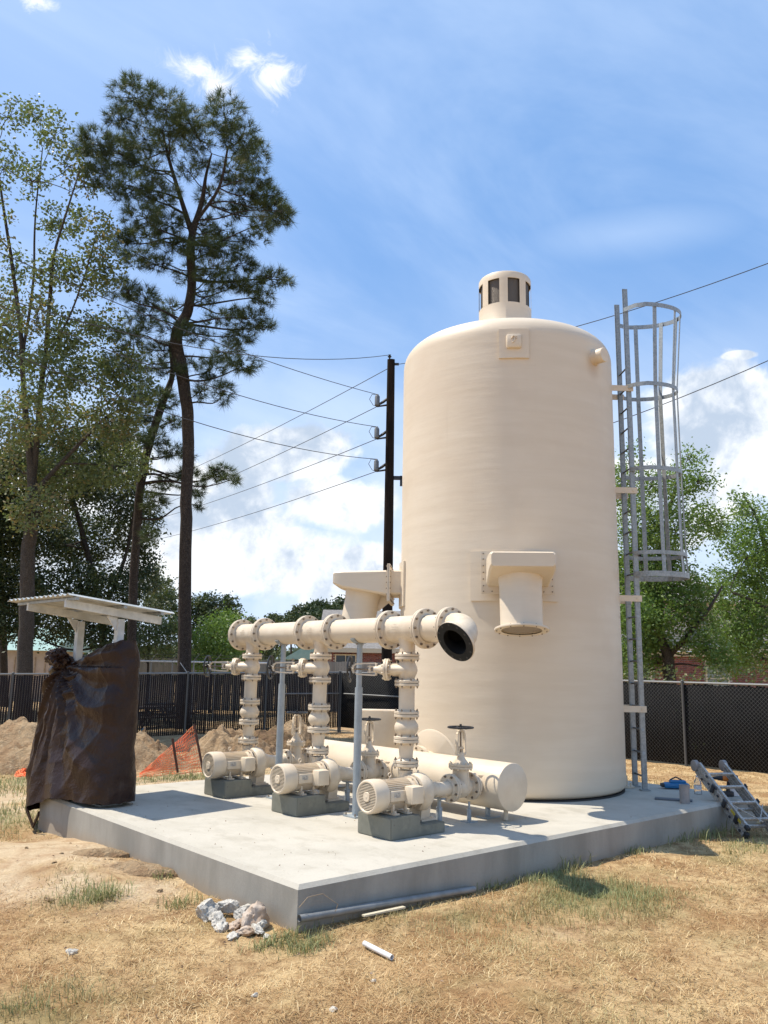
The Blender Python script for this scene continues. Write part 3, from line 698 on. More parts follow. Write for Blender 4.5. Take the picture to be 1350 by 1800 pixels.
# ------------------------------------------------------------------ pumps, concrete bases, suction valves, risers (built for one unit, then copied)
def unit_base(y0):
    o_ = (1.9, y0, 0)
    mb = MB(); b_ = .008; ya, yb = y0-.24, y0+.24
    pr = [(1.556, 0), (2.262, 0), (2.262, .10), (1.932, .10), (1.932, .195), (1.556, .195)]
    bm = bmesh.new(); vs = [bm.verts.new((x, ya, z)) for x, z in pr]; f = bm.faces.new(vs)
    ex = bmesh.ops.extrude_face_region(bm, geom=[f]); bmesh.ops.translate(bm, vec=(0, yb-ya, 0), verts=[v for v in ex['geom'] if isinstance(v, bmesh.types.BMVert)])
    bmesh.ops.bevel(bm, geom=bm.edges[:], offset=b_, segments=2, affect='EDGES'); bm.verts.index_update()
    mb.add([v.co for v in bm.verts], [[v.index for v in f.verts] for f in bm.faces]); bm.free()
    return solo(mb, 'concrete_plinth', 'grout', '', 'plinth', o_)
def unit_pump(y0):
    zc = .364
    root = thing('pump', (1.9, y0, .195), '', 'pump', 'pumps in a row on concrete plinths')
    X = Vector((1, 0, 0))
    # fan cowl with louvred grille
    mb = MB().lathe((1.456, y0, zc), X, [(.030, .12), (.006, .128), (.0, .136), (.004, .148), (.018, .154), (.10, .155), (.165, .150), (.172, .146), (.172, .135)], 48, caps=False)
    cowl = mb.build('fan_cowl', 'cream', root)
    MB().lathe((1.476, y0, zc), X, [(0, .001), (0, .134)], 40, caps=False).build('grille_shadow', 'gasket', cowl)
    mb = MB()
    for k in range(-9, 10):
        z = k*.0138; hw = math.sqrt(max(0, .130**2-z*z))
        if hw > .02: mb.box((1.466, y0, zc+z), (.008, 2*hw, .0062))
    mb.build('grille_bars', 'cream', cowl, smooth=False, kind='stuff')
    MB().lathe((1.456, y0, zc), X, [(.012, .045), (0, .045), (-.003, .042), (-.003, .012), (-.006, .010), (-.006, .001)], 28, caps=False).build('grille_hub', 'cream', cowl)
    # motor body with cooling fins
    mb = MB().lathe((1.60, y0, zc), X, [(0, .126), (.36, .126), (.37, .132), (.40, .132), (.41, .12), (.43, .118)], 48)
    motor = mb.build('motor_body', 'cream_cast', root)
    mb = MB()
    for i in range(44):
        a = 2*math.pi*i/44
        if abs((math.degrees(a)+180) % 360-180-270+360) < 0: continue
        d_ = Vector((0, math.cos(a), math.sin(a)))
        t2 = Vector((0, -math.sin(a), math.cos(a)))
        mb.box(Vector((1.785, y0, zc))+d_*.131, (.32, .020, .005), Matrix((X, d_, t2)).transposed())
    mb.build('cooling_fins', 'cream', motor, smooth=False)
    mb = MB().box((1.79, y0-.112, zc-.0), (.30, .06, .10), None, .01); mb.build('fin_cover', 'cream_cast', motor)
    MB().box((1.72, y0-.1435, zc+.01), (.075, .003, .045)).build('nameplate', 'alu', root, smooth=False)
    MB().box((1.90, y0-.172, zc+.005), (.155, .10, .165), None, .016).box((1.90, y0-.226, zc+.005), (.150, .03, .158), None, .012).build('junction_box', 'cream', root)
    mb = MB(); mb.torus((1.745, y0, zc+.178), (0, 1, 0), .019, .0055, 16, 6); mb.cyl((1.745, y0, zc+.13), (1.745, y0, zc+.162), .008, n=8); mb.build('lifting_eye', 'cream', root)
    for x in (1.70, 1.86):
        mb = MB(); mb.box((x, y0, .205), (.05, .2, .014))
        for s_ in (-1, 1):
            mb.box((x, y0+s_*.10, zc-.115), (.022, .03, .085)); mb.box((x, y0+s_*.12, .206), (.06, .09, .016)); mb.cyl((x, y0+s_*.14, .212), (x, y0+s_*.14, .236), .011, n=6)
        mb.build('motor_foot', 'cream_cast', root, smooth=False)
    # adapter with dark open slots
    mb = MB().lathe((1.995, y0, zc), X, [(0, .12), (0, .150), (.018, .152), (.018, .12)], 40)
    ad = mb.build('adapter_ring', 'cream_cast', root)
    MB().lathe((2.012, y0, zc), X, [(0, .138), (.03, .138)], 40).build('adapter_gap', 'gasket', ad)
    mb = MB()
    for i in range(8):
        a = 2*math.pi*(i+.5)/8; d_ = Vector((0, math.cos(a), math.sin(a))); mb.cyl(Vector((1.985, y0, zc))+d_*.137, Vector((2.052, y0, zc))+d_*.137, .010, n=8)
    mb.build('bolts', 'cream_cast', ad, smooth=False, kind='stuff')
    # spiral volute
    V = []; F = []; n = 56
    pf = [(-.075, .0), (-.075, .60), (-.068, .90), (-.045, .985), (-.01, 1.), (.03, .985), (.058, .93), (.078, .80), (.09, .62), (.105, .50)]
    cx_ = 2.115
    for i in range(n):
        a = 2*math.pi*i/n
        ph = ((a+math.pi*.5) % (2*math.pi))/(2*math.pi)
        rr = .158+.040*ph if ph < .92 else .158+.040*.92*(1-ph)/.08
        for (t, k) in pf: V.append((cx_+t, y0+math.cos(a)*rr*k*1.0, zc+math.sin(a)*rr*k))
    m2 = len(pf)
    for i in range(n):
        i2 = (i+1) % n
        for j in range(m2-1): F.append((i*m2+j, i*m2+j+1, i2*m2+j+1, i2*m2+j))
    mb = MB().add(V, F)
    mb.lathe((cx_+.08, y0, zc), X, [(0, .125), (.02, .122), (.035, .105), (.09, .085), (.14, .074), (.17, .070)], 36)
    yr = y0+.155
    mb.lathe((2.10, yr, zc-.05), (0, 0, 1), [(0, .05), (.06, .062), (.16, .068), (.235, .070)], 28)
    mb.lathe((2.045, y0, zc), X, [(0, .155), (.012, .160), (.022, .158)], 44)
    vol = mb.build('volute', 'cream_cast', root, ang=45)
    mb = MB(); mb.cyl((2.20, y0-.125, zc-.06), (2.20, y0-.135, zc-.06), .012, n=6); mb.cyl((2.12, y0, zc+.16), (2.12, y0, zc+.197), .012, n=6); mb.cyl((2.20, y0-.10, zc+.10), (2.20, y0-.11, zc+.105), .010, n=6)
    for i in range(10):
        a = 2*math.pi*i/10; d_ = Vector((0, math.cos(a), math.sin(a))); mb.cyl(Vector((2.035, y0, zc))+d_*.146, Vector((2.05, y0, zc))+d_*.146, .008, n=6)
    mb.build('plug', 'cream', vol, smooth=False, kind='stuff')
    mb = MB(); mb.prism([(2.09, y0-.075, .108), (2.09, y0+.075, .108), (2.09, y0+.10, .28), (2.09, y0-.10, .28)], (.12, 0, 0)); mb.box((2.15, y0, .109), (.19, .26, .016)); 
    for s_ in (-1, 1): mb.cyl((2.21, y0+s_*.10, .115), (2.21, y0+s_*.10, .135), .010, n=6)
    mb.build('pump_foot', 'cream_cast', root, smooth=False)
    # support stand under the suction pipe
    mb = MB(); mb.cyl((2.42, y0, 0), (2.42, y0, .16), .030, n=14); mb.cyl((2.42, y0, .15), (2.42, y0, .26), .020, n=14); mb.cyl((2.42, y0, .155), (2.42, y0, .185), .036, n=6); mb.box((2.42, y0, .006), (.14, .14, .012)); mb.box((2.42, y0, .268), (.06, .12, .014))
    mb.build('support_stand', 'galvpost', root)
    return root
def unit_suction(y0):
    root = thing('suction_valve', (2.72, y0, .355), '', 'valve', 'gate valves between pumps and the low pipe')
    z = .355
    MB().cyl((2.33, y0, z), (2.56, y0, z), .072, n=30, caps=False).build('pipe_spool', 'cream', root)
    flange_pair(root, (2.578, y0, z), (1, 0, 0), .140, .074, .022, 8, .013)
    flange_pair(root, (2.885, y0, z), (1, 0, 0), .140, .074, .022, 8, .013)
    gate_valve(root, (2.732, y0, z), (0, 0, 1), (1, 0, 0), .13, .085)
    mb = MB(); mb.cyl((2.86, y0, 0), (2.86, y0, .11), .022, n=12); mb.cyl((2.86, y0, .10), (2.86, y0, .20), .012, n=10); mb.box((2.86, y0, .006), (.13, .13, .012)); mb.cyl((2.86, y0, .105), (2.86, y0, .125), .026, n=6)
    mb.build('support_stand', 'galvpost', root)
    return root
AZV = R(129); AV = Vector((math.cos(AZV), math.sin(AZV), 0))
def unit_riser(y0):
    yr = y0+.155; x = 2.10; root = thing('discharge_riser', (x, yr, .585), '', 'riser pipe', 'riser pipes joining the pumps to the high pipe')
    Zp = (0, 0, 1)
    rp = .081; RF = .1265
    def fp(z0, z1): flange_pair(root, (x, yr, (z0+z1)/2), Zp, RF, rp, (z1-z0-.0045)/2, 8, .0105)
    fp(.584, .647); fp(.813, .877); fp(1.063, 1.123); fp(1.371, 1.428); fp(1.636, 1.693)
    MB().lathe((x, yr, .64), Zp, [(0, .066), (.10, .073), (.18, .080)], 32, caps=False).build('reducer', 'cream', root)
    MB().lathe((x, yr, .87), Zp, [(0, .084), (.02, .088), (.05, .112), (.075, .122), (.105, .122), (.13, .112), (.165, .090), (.20, .085)], 40, caps=False).build('check_valve', 'cream_cast', root)
    MB().lathe((x, yr, 1.11), Zp, [(0, rp), (.27, rp)], 36, caps=False).build('pipe_spool', 'cream', root)
    gate_valve(root, (x, yr, 1.532), AV, Zp, .108, .084)
    return root
Blab = ['pump plinth nearest the slab front corner, dark grey stepped concrete', 'middle stepped concrete plinth under the second pump', 'dark stepped plinth under the pump farthest from the slab corner, by the tarp']
Plab = ['cream electric pump nearest the slab front corner, under the open elbow', 'middle cream electric pump, between the two steel posts', 'cream electric pump farthest from the slab corner, in front of orange netting']
Slab_ = ['upright black wheel valve at the capped end of the low pipe, beside the nearest pump', 'black wheel valve behind the middle pump, partly hidden by a steel post', 'black wheel valve behind the farthest pump, in front of the dirt heap']
Rlab = ['cream riser nearest the tank, with side wheel valve, rising to the open elbow end', 'middle cream riser with black side wheel, between the steel posts', 'leftmost cream riser under the blind end flange of the high pipe']
for fn, labs in ((unit_base, Blab), (unit_pump, Plab), (unit_suction, Slab_), (unit_riser, Rlab)):
    p0 = fn(PY[0]); p0['label'] = labs[0]
    if fn is unit_base: p0['group'] = 'stepped concrete plinths under the pumps'
    for k in (1, 2):
        q = copy_tree(p0); q.location = p0.location+Vector((0, PY[k]-PY[0], 0)); q['label'] = labs[k]
# suction pump shaft guard stub seen left of the middle pump
# ------------------------------------------------------------------ discharge header
hd = thing('discharge_header', (2.1, 2.6, 1.945), 'long cream flanged pipe carried high over the pumps, ending in an open elbow', 'pipe')
HX, HZ = 2.10, 1.945; rh = .137; RH = .2025
yrs = [y+.155 for y in PY]
def hfl(y): return flange_pair(hd, (HX, y, HZ), (0, 1, 0), RH, rh, .024, 12, .0135)
ys = []
for y in yrs: ys += [y-.27, y+.27]
for y in ys: hfl(y)
hfl(.520)
MB().lathe((HX, ys[-1]+.02, HZ), (0, 1, 0), [(0, .12), (.008, .12), (.02, .06), (.024, .01)], 32).build('blind_boss', 'cream_cast', hd)
for k, y in enumerate(yrs):
    mb = MB().lathe((HX, y-.26, HZ), (0, 1, 0), [(0, rh), (.52, rh)], 48, caps=False)
    mb.lathe((HX, y, 1.68), (0, 0, 1), [(0, .082), (.10, .082), (.13, .086), (.17, .10)], 36, caps=False)
    tee = mb.build('tee', 'cream_cast', hd, ang=40)
    # raised foundry marks, too worn to read
    mb = MB(); rr_ = random.Random(5+k)
    for row in range(3):
        nn = (4, 8, 7)[row]
        for j in range(nn):
            yy = y+.045+(j-nn/2)*.013*-1; zz = math.radians(18-row*9.5)
            p = Vector((HX-math.cos(zz)*rh*.995, yy, HZ+math.sin(zz)*rh))
            nrm = Vector((-math.cos(zz), 0, math.sin(zz))); tt = Vector((math.sin(zz), 0, math.cos(zz)))
            mb.box(p, (.004, .0035, .012), Matrix((nrm, Vector((0, 1, 0)), tt)).transposed())
            if rr_.random() < .7: mb.box(p+tt*rr_.choice((-.005, 0, .005)), (.004, .009, .0028), Matrix((nrm, Vector((0, 1, 0)), tt)).transposed())
    mb.build('cast_lettering', 'cream_cast', tee, smooth=False, kind='stuff')
for a, b_ in ((ys[1]+.02, ys[2]-.02), (ys[3]+.02, ys[4]-.02), (.545, ys[0]-.02)):
    MB().lathe((HX, a, HZ), (0, 1, 0), [(0, rh-.004), (b_-a, rh-.004)], 48, caps=False).build('pipe_spool', 'cream', hd)
# elbow turned down toward the pumps' motor side
nE = Vector((-math.cos(R(32)), 0, -math.sin(R(32)))); Rb = .27; s0 = Vector((HX, .50, HZ)); cB = s0+nE*Rb
pts = []; rr = []
for k in range(15):
    a = math.pi/2*k/14; pts.append(cB-nE*Rb*math.cos(a)+Vector((0, -1, 0))*Rb*math.sin(a)); rr.append(.140+.012*math.sin(2*a))
MB().tube(pts, rr, 40, caps=False).build('elbow', 'cream_cast', hd, ang=60)
eC = cB-Vector((0, 1, 0))*Rb
ef = MB().lathe(eC-nE*.012, nE, [(-.016, .150), (-.014, .200), (.010, .205), (.018, .203), (.018, .15)], 48, caps=False).build('elbow_flange', 'cream_cast', hd)
MB().lathe(eC+nE*.006, nE, [(0, .13), (0, .200), (.012, .202), (.012, .1285), (-.02, .1285)], 48, caps=False).build('black_gasket_ring', mat('black_rubber_face', (.006, .0065, .0065), .6, bump=.1, spec=.3), ef)
MB().tube([p for p in pts[3:]]+[eC+nE*.004], .1285, 36, caps=False).lathe(pts[3], (pts[4]-pts[3]), [(0,.001),(.001,.128)], 36, caps=False).build('bore', mat('dark_bore', (.006, .006, .006), .8), ef)
mb = MB(); e1 = nE.orthogonal().normalized(); e2 = nE.cross(e1)
for i in range(12):
    a = 2*math.pi*(i+.5)/12; p = eC+(e1*math.cos(a)+e2*math.sin(a))*.182; mb.cyl(p+nE*.0182, p+nE*.0195, .012, n=14)
mb.build('bolt_holes', 'gasket', ef, smooth=False, kind='stuff')
# posts that carry the header
def post(y):
    root = thing('pipe_support_post', (HX, y, 0), '', 'post', 'grey steel posts carrying the high pipe')
    MB().box((HX, y, .007), (.20, .20, .014)).build('base_plate', 'galvpost', root, smooth=False)
    mb = MB().cyl((HX, y, .012), (HX, y, 1.335), .042, n=24); mb.build('outer_sleeve', 'galvpost', root)
    MB().lathe((HX, y, 1.30), (0, 0, 1), [(0, .031), (.50, .031)], 20).build('inner_pipe', 'galvpost', root)
    mb = MB()
    n = 12; V = []; 
    for i in range(n+1):
        a = math.pi*(1.22+.56*i/n)
        for r_ in (rh, rh+.010):
            for s_ in (-.035, .035): V.append((HX+math.cos(a)*r_, y+s_, HZ+math.sin(a)*r_))
    F = []
    for i in range(n):
        q = 4*i; F += [(q, q+1, q+5, q+4), (q+2, q+6, q+7, q+3), (q, q+4, q+6, q+2), (q+1, q+3, q+7, q+5)]
    F += [(0, 2, 3, 1), (4*n, 4*n+1, 4*n+3, 4*n+2)]; mb.add(V, F); mb.build('saddle', 'galvpost', root)
    mb = MB(); mb.cyl((HX-.06, y-.02, HZ-.155), (HX-.06, y-.02, HZ-.11), .008, n=6); mb.cyl((HX+.06, y+.02, HZ-.155), (HX+.06, y+.02, HZ-.11), .008, n=6)
    for s1 in (-1, 1):
        for s2 in (-1, 1): mb.cyl((HX+s1*.075, y+s2*.075, .012), (HX+s1*.075, y+s2*.075, .04), .008, n=6)
    mb.build('anchor_bolts', 'bolt', root, smooth=False, kind='stuff')
    return root
p0 = post(1.90); p0['label'] = 'grey steel post between the nearest and middle pumps, carrying the high pipe'
q = copy_tree(p0); q.location.y = 3.37; q['label'] = 'grey steel post between the middle and farthest pumps, carrying the high pipe'
# cream cabinet behind
cab = thing('equipment_cabinet', (4.50, 4.30, 0), 'cream metal cabinet standing behind the low pipe beside the tank', 'cabinet')
rotc = Matrix.Rotation(R(-44), 3, 'Z')
MB().box((4.50, 4.30, .50), (.62, .30, .88), rotc, .012).build('cabinet_body', 'cream', cab)
MB().box(Vector((4.50, 4.30, .50))+rotc@Vector((0, -.158, 0)), (.60, .018, .86), rotc, .006).build('cabinet_door', 'cream', cab)
MB().box((4.50, 4.30, .03), (.5, .24, .06), rotc).build('plinth', 'galvpost', cab, smooth=False)

# ------------------------------------------------------------------ caged ladder
lad = thing('caged_ladder', (6.583, 1.276, 0), 'tall galvanized ladder with safety cage fixed to the right side of the tank', 'ladder')
ln, lf = Vector((6.467, 1.132, 0)), Vector((6.698, 1.42, 0)); wv = (lf-ln).normalized(); ov = Vector((.70, -.71, 0)).normalized(); ov = (ov-wv*ov.dot(wv)).normalized()
def rail(p, top):
    mb = MB(); rot = Matrix((wv, ov, Z)).transposed()
    mb.box(p+Z*(.02+top)/2, (.012, .075, top-.02), rot)
    mb.box(p+ov*-.034+wv*.0+Z*(.02+top)/2, (.012, .012, top-.03), rot)
    mb.box(p+Z*.01, (.09, .13, .012), rot)
    o = mb.build('rail', 'galv', lad, smooth=False)
    mb = MB()
    for k in range(1, 22): 
        z = .18+.3048*k
        if z < 6.2: mb.cyl(p+Z*z-wv*.012, p+Z*z+wv*.012, .021, n=10)
    mb.build('rung_washer', 'galvpost', o, smooth=False, kind='stuff'); return o
rail(ln, 7.20); rail(lf, 7.12)
for k in range(0, 20):
    z = .18+.3048*k
    MB().cyl(ln+Z*z, lf+Z*z, .0125, n=10).build('rung', 'rung', lad)
cen = (ln+lf)/2
def hoop(z, dep, hw, hgt, name='cage_hoop', th=.007):
    c = cen+Z*z; pts = []
    pts.append(c-wv*.19-ov*.03); pts.append(c-wv*(hw)*.85+ov*.08)
    n = 22
    for i in range(n+1):
        a = -math.pi/2+math.pi*i/n; pts.append(c+wv*hw*math.sin(a)+ov*(.22+(dep-.22)*math.cos(a)))
    pts.append(c+wv*hw*.85+ov*.08); pts.append(c+wv*.19-ov*.03)
    ths = []
    for i in range(len(pts)):
        a = pts[max(i-1, 0)]; b_ = pts[min(i+1, len(pts)-1)]; t = (b_-a).normalized(); ths.append(t.cross(Z)*th)
    return MB().strip(pts, Z*hgt, ths).build(name, 'galv', lad, ang=50)
hz = [6.86, 5.66, 4.41, 3.20, 2.90]; dp = [.90, .79, .79, .80, .815]; hws = [.42, .37, .36, .36, .37]; hh_ = [.065, .06, .06, .055, .075]
for a in zip(hz, dp, hws, hh_): hoop(*a)
for i, ang_ in enumerate((-78, -42, -11, 11, 42, 78)):
    pts = []; wds = []
    for z, dep, hw in zip(hz, dp, hws):
        a = R(ang_); pts.append(cen+Z*z+wv*(hw-.012)*math.sin(a)+ov*(.22+(dep-.232)*math.cos(a)))
    a = R(ang_); tdir = (wv*math.cos(a)-ov*math.sin(a)).normalized(); ndir = (wv*math.sin(a)+ov*math.cos(a)).normalized()
    pts[0] += Z*.03; pts[-1] -= Z*.03
    MB().strip(pts, tdir*.060, ndir*.009).build('cage_bar', 'galv', lad, smooth=False)
for z in (5.63, 4.10, 2.56, 1.06):
    for p, s_ in ((ln, -1), (lf, 1)):
        d_ = (p-TC); d_.z = 0; L = d_.length; base = p-ov*(L-TR+.06)
        mb = MB().box((base+p)/2+Z*z+wv*s_*.016+ov*.03, (.012, (base-p).length+.06, .085), Matrix((wv, ov, Z)).transposed())
        mb.cyl(p+Z*z+wv*s_*.018, p+Z*z+wv*s_*.032, .014, n=6)
        mb.build('wall_bracket', 'cream', lad, smooth=False)

# ------------------------------------------------------------------ shelter over the wrapped panel
def rotz(a): return Matrix.Rotation(a, 3, 'Z')
shl = thing('shelter_roof', (.30, 4.62, 0), 'white corrugated shelter roof on two posts at the slab left edge', 'shelter')
sd = Vector((1, .095, 0)).normalized(); sp = Vector((-.095, 1, 0)).normalized()
SR = Matrix((sd, sp, Z)).transposed()
PA, PB = Vector((.30, 4.10, 0)), Vector((.225, 5.10, 0))
def zb(u): return 2.105-.095*u       # roof falls toward +x (u measured along sd from the posts)
for P_ in (PA, PB):
    MB().box(P_+Z*1.03, (.085, .085, 2.04), SR, .006).build('post', 'white', shl, smooth=False)
    MB().box(P_+Z*.008, (.26, .26, .016), SR).build('base_plate', 'galv', shl, smooth=False)
    a0, a1 = P_+sd*-.70, P_+sd*.50
    mb = MB()
    yb_ = -.02
    pts = [a0+Z*(zb(-.70)-.03), a1+Z*(zb(.50)-.045), a1+Z*(zb(.50)+.045), a0+Z*(zb(-.70)+.055)]
    mb.prism([p-sp*.075 for p in pts], sp*.045); mb.build('beam', 'white', shl, smooth=False)
    g = [P_-sd*.04+Z*(zb(0)-.04), P_-sd*.17+Z*(zb(-.17)-.04), P_-sd*.04+Z*(zb(0)-.20)]
    MB().prism([p-sp*.012 for p in g], sp*.024).build('gusset', 'white', shl, smooth=False)
for u in (-.66, -.08, .40):
    a = PA+sd*u-sp*.25; b_ = PB+sd*u+sp*.28
    MB().strip([a+Z*(zb(u)+.063), b_+Z*(zb(u)+.063)], sd*.04, Z*.03).build('purlin', 'galv', shl, smooth=False)
V = []; F = []; nr = 90; y_a, y_b = -.26, 1.35; us = [-.76, .56]
for i in range(nr+1):
    v = y_a+(y_b-y_a)*i/nr; ph = (v/.115) % 1; hgt = .022 if ph < .28 else (.0 if .42 < ph < .86 else .011)
    for u in us: V.append(PA+sd*u+sp*v+Z*(zb(u)+.085+hgt))
for i in range(nr): F.append((2*i, 2*i+1, 2*i+3, 2*i+2))
mbr = MB().add(V, F); o = mbr.build('roof_sheet', 'rib', shl, smooth=False)
sm = o.modifiers.new('thick', 'SOLIDIFY'); sm.thickness = .004

# tarp wrapped round the panel between the posts
tdv = (PB-PA).normalized(); tn_ = Vector((-tdv.y, tdv.x, 0))     # tn_ points roughly -x (toward the camera side)
if tn_.x > 0: tn_ = -tn_
def lerp_tab(tab, z):
    if z <= tab[0][0]: return tab[0][1]
    for (z0_, a), (z1_, b_) in zip(tab, tab[1:]):
        if z <= z1_: return a+(b_-a)*(z-z0_)/(z1_-z0_)
    return tab[-1][1]
tabL = [(-.26, 1.58), (-.15, 1.64), (.0, 1.70), (.25, 1.72), (.55, 1.68), (.8, 1.58), (1.0, 1.52), (1.3, 1.50), (1.55, 1.46), (1.8, 1.40)]
tabR = [(-.1, -.26), (.05, -.30), (.3, -.31), (.85, -.30), (1.15, -.32), (1.45, -.32), (1.65, -.31), (1.80, -.30)]
def topz(s_): # rim height along the panel line: high at PA, low in the middle, knot at PB
    t = (s_+.28)/1.75
    return 1.80-.27*sst(-.05, .70, t)+.11*math.exp(-((t-.80)/.13)**2)-.10*max(0, t-.9)*6*.3
def botz(s_): t = (s_+.28)/1.9; return .045-.30*sst(.30, .95, t)
NU, NV = 230, 190; V = []; F = []
for j in range(NV+1):
    vj = j/NV
    for i in range(NU):
        a = 2*math.pi*i/NU; ca, sa = math.cos(a), math.sin(a)
        ex = .62
        cx_ = math.copysign(abs(ca)**ex, ca); sx_ = math.copysign(abs(sa)**ex, sa)
        sm_ = .55+cx_*.85
        zt = topz(sm_)-.05*max(0, 1-abs(sa))*0; zb_ = botz(sm_)
        z = zb_+(zt-zb_)*vj
        L_ = lerp_tab(tabL, z); R_ = lerp_tab(tabR, z)
        s_ = (L_+R_)/2+cx_*(L_-R_)/2
        hw = .27+.07*(1-vj)-.05*vj
        # tied in near the top: creases run out from the knot
        kx, kz = .98, 1.50
        dist = math.hypot(s_-kx, (z-kz)); angk = math.atan2(z-kz, s_-kx)
        def tri(q): q = q % 1.; return abs(q*2-1)*2-1
        w1_ = noise.noise(Vector((s_*1.5, z*1.2, sx_)))
        fold = tri(angk*2.3+.55*w1_+.2*dist)*.060*math.exp(-dist*.40)*min(1, dist*4)
        fold += tri(angk*5.1+.8*w1_+.7)*.026*math.exp(-dist*.8)*min(1, dist*6)
        rn = 1-abs(noise.noise(Vector((s_*2.3+z*.9, z*1.3-s_*.7, sx_+2))))*2.4
        fold += max(0, rn)**2*.030-abs(noise.noise(Vector((s_*4.2, z*3.1+s_*2, sx_*2))))*.030
        fold += noise.noise(Vector((s_*1.1, z*.9, 5)))*.05
        d_ = -.10*math.exp(-(dist/.16)**2)
        off = (hw+ (fold+d_)*(1 if sx_ > 0 else .5))
        top = sst(.93, 1.0, vj)
        p = PA+tdv*(s_+.012*noise.noise(Vector((z*9, sx_*3, cx_))))+tn_*(sx_*off*(1-.35*top))
        z += .02*noise.noise(Vector((s_*8, 0, sx_*4)))*(1 if vj > .9 or vj < .1 else 0)
        V.append((p.x, p.y, z))
for j in range(NV):
    for i in range(NU): i2 = (i+1) % NU; F.append((j*NU+i, j*NU+i2, (j+1)*NU+i2, (j+1)*NU+i))
# crumpled lid
c0_ = len(V)
for k in range(1, 6):
    f_ = 1-k/6
    for i in range(NU):
        x, y, z = V[NV*NU+i]; cxm, cym = PA.x+tdv.x*.6, PA.y+tdv.y*.6
        sarc = (Vector((x, y, 0))-PA).dot(tdv); base = PA+tdv*sarc
        q = base+(Vector((x, y, 0))-base)*f_
        V.append((q.x, q.y, z-.03*(1-f_)+.025*noise.noise(Vector((q.x*9, q.y*9, k)))))
for k in range(5):
    b0 = NV*NU if k == 0 else c0_+(k-1)*NU; b1 = c0_+k*NU
    for i in range(NU): i2 = (i+1) % NU; F.append((b0+i, b0+i2, b1+i2, b1+i))
tp = thing('wrapped_panel', (.22, 4.7, 0), 'dark brown plastic tarp tied round a tall panel under the white shelter', 'tarp')
MB().add(V, F).build('tarp', 'tarp', tp, ang=24)
# knot, flap and strap
mb = MB(); kn = PA+tdv*1.12+tn_*.20+Z*1.62
kn = kn+tdv*-.04
for (ox, oz, on_, rs, sd) in ((-.02, -.03, .0, .085, 1), (.09, -.005, .0, .085, 2), (.19, -.03, -.02, .07, 3), (.05, .035, -.03, .06, 4)):
    bm = bmesh.new(); bmesh.ops.create_icosphere(bm, subdivisions=4, radius=1); V2 = []
    for v in bm.verts:
        q_ = v.co; k_ = 1+.42*(1-2.6*abs(noise.noise(q_*1.7+Vector((sd*3, 0, 0)))))+.16*(1-2.6*abs(noise.noise(q_*4+Vector((sd, 5, 0)))))
        V2.append(kn+tdv*(ox+q_.x*rs*k_*1.15)+Z*(oz+q_.z*rs*k_*.85)+tn_*(on_+q_.y*rs*k_))
    mb.add(V2, [[v.index for v in f.verts] for f in bm.faces]); bm.free()
mb.build('tied_knot', 'tarp', tp, ang=30, kind='stuff')
mb = MB(); q = PA+tdv*1.02+tn_*.34+Z*-.20
mb.strip([q+tdv*.25+Z*.03, q+tdv*.02-Z*.14, q-tdv*.10+Z*.02], tn_*.02, [Z*.05, Z*.03, Z*.05]); mb.build('hanging_strap', 'tarp', tp)

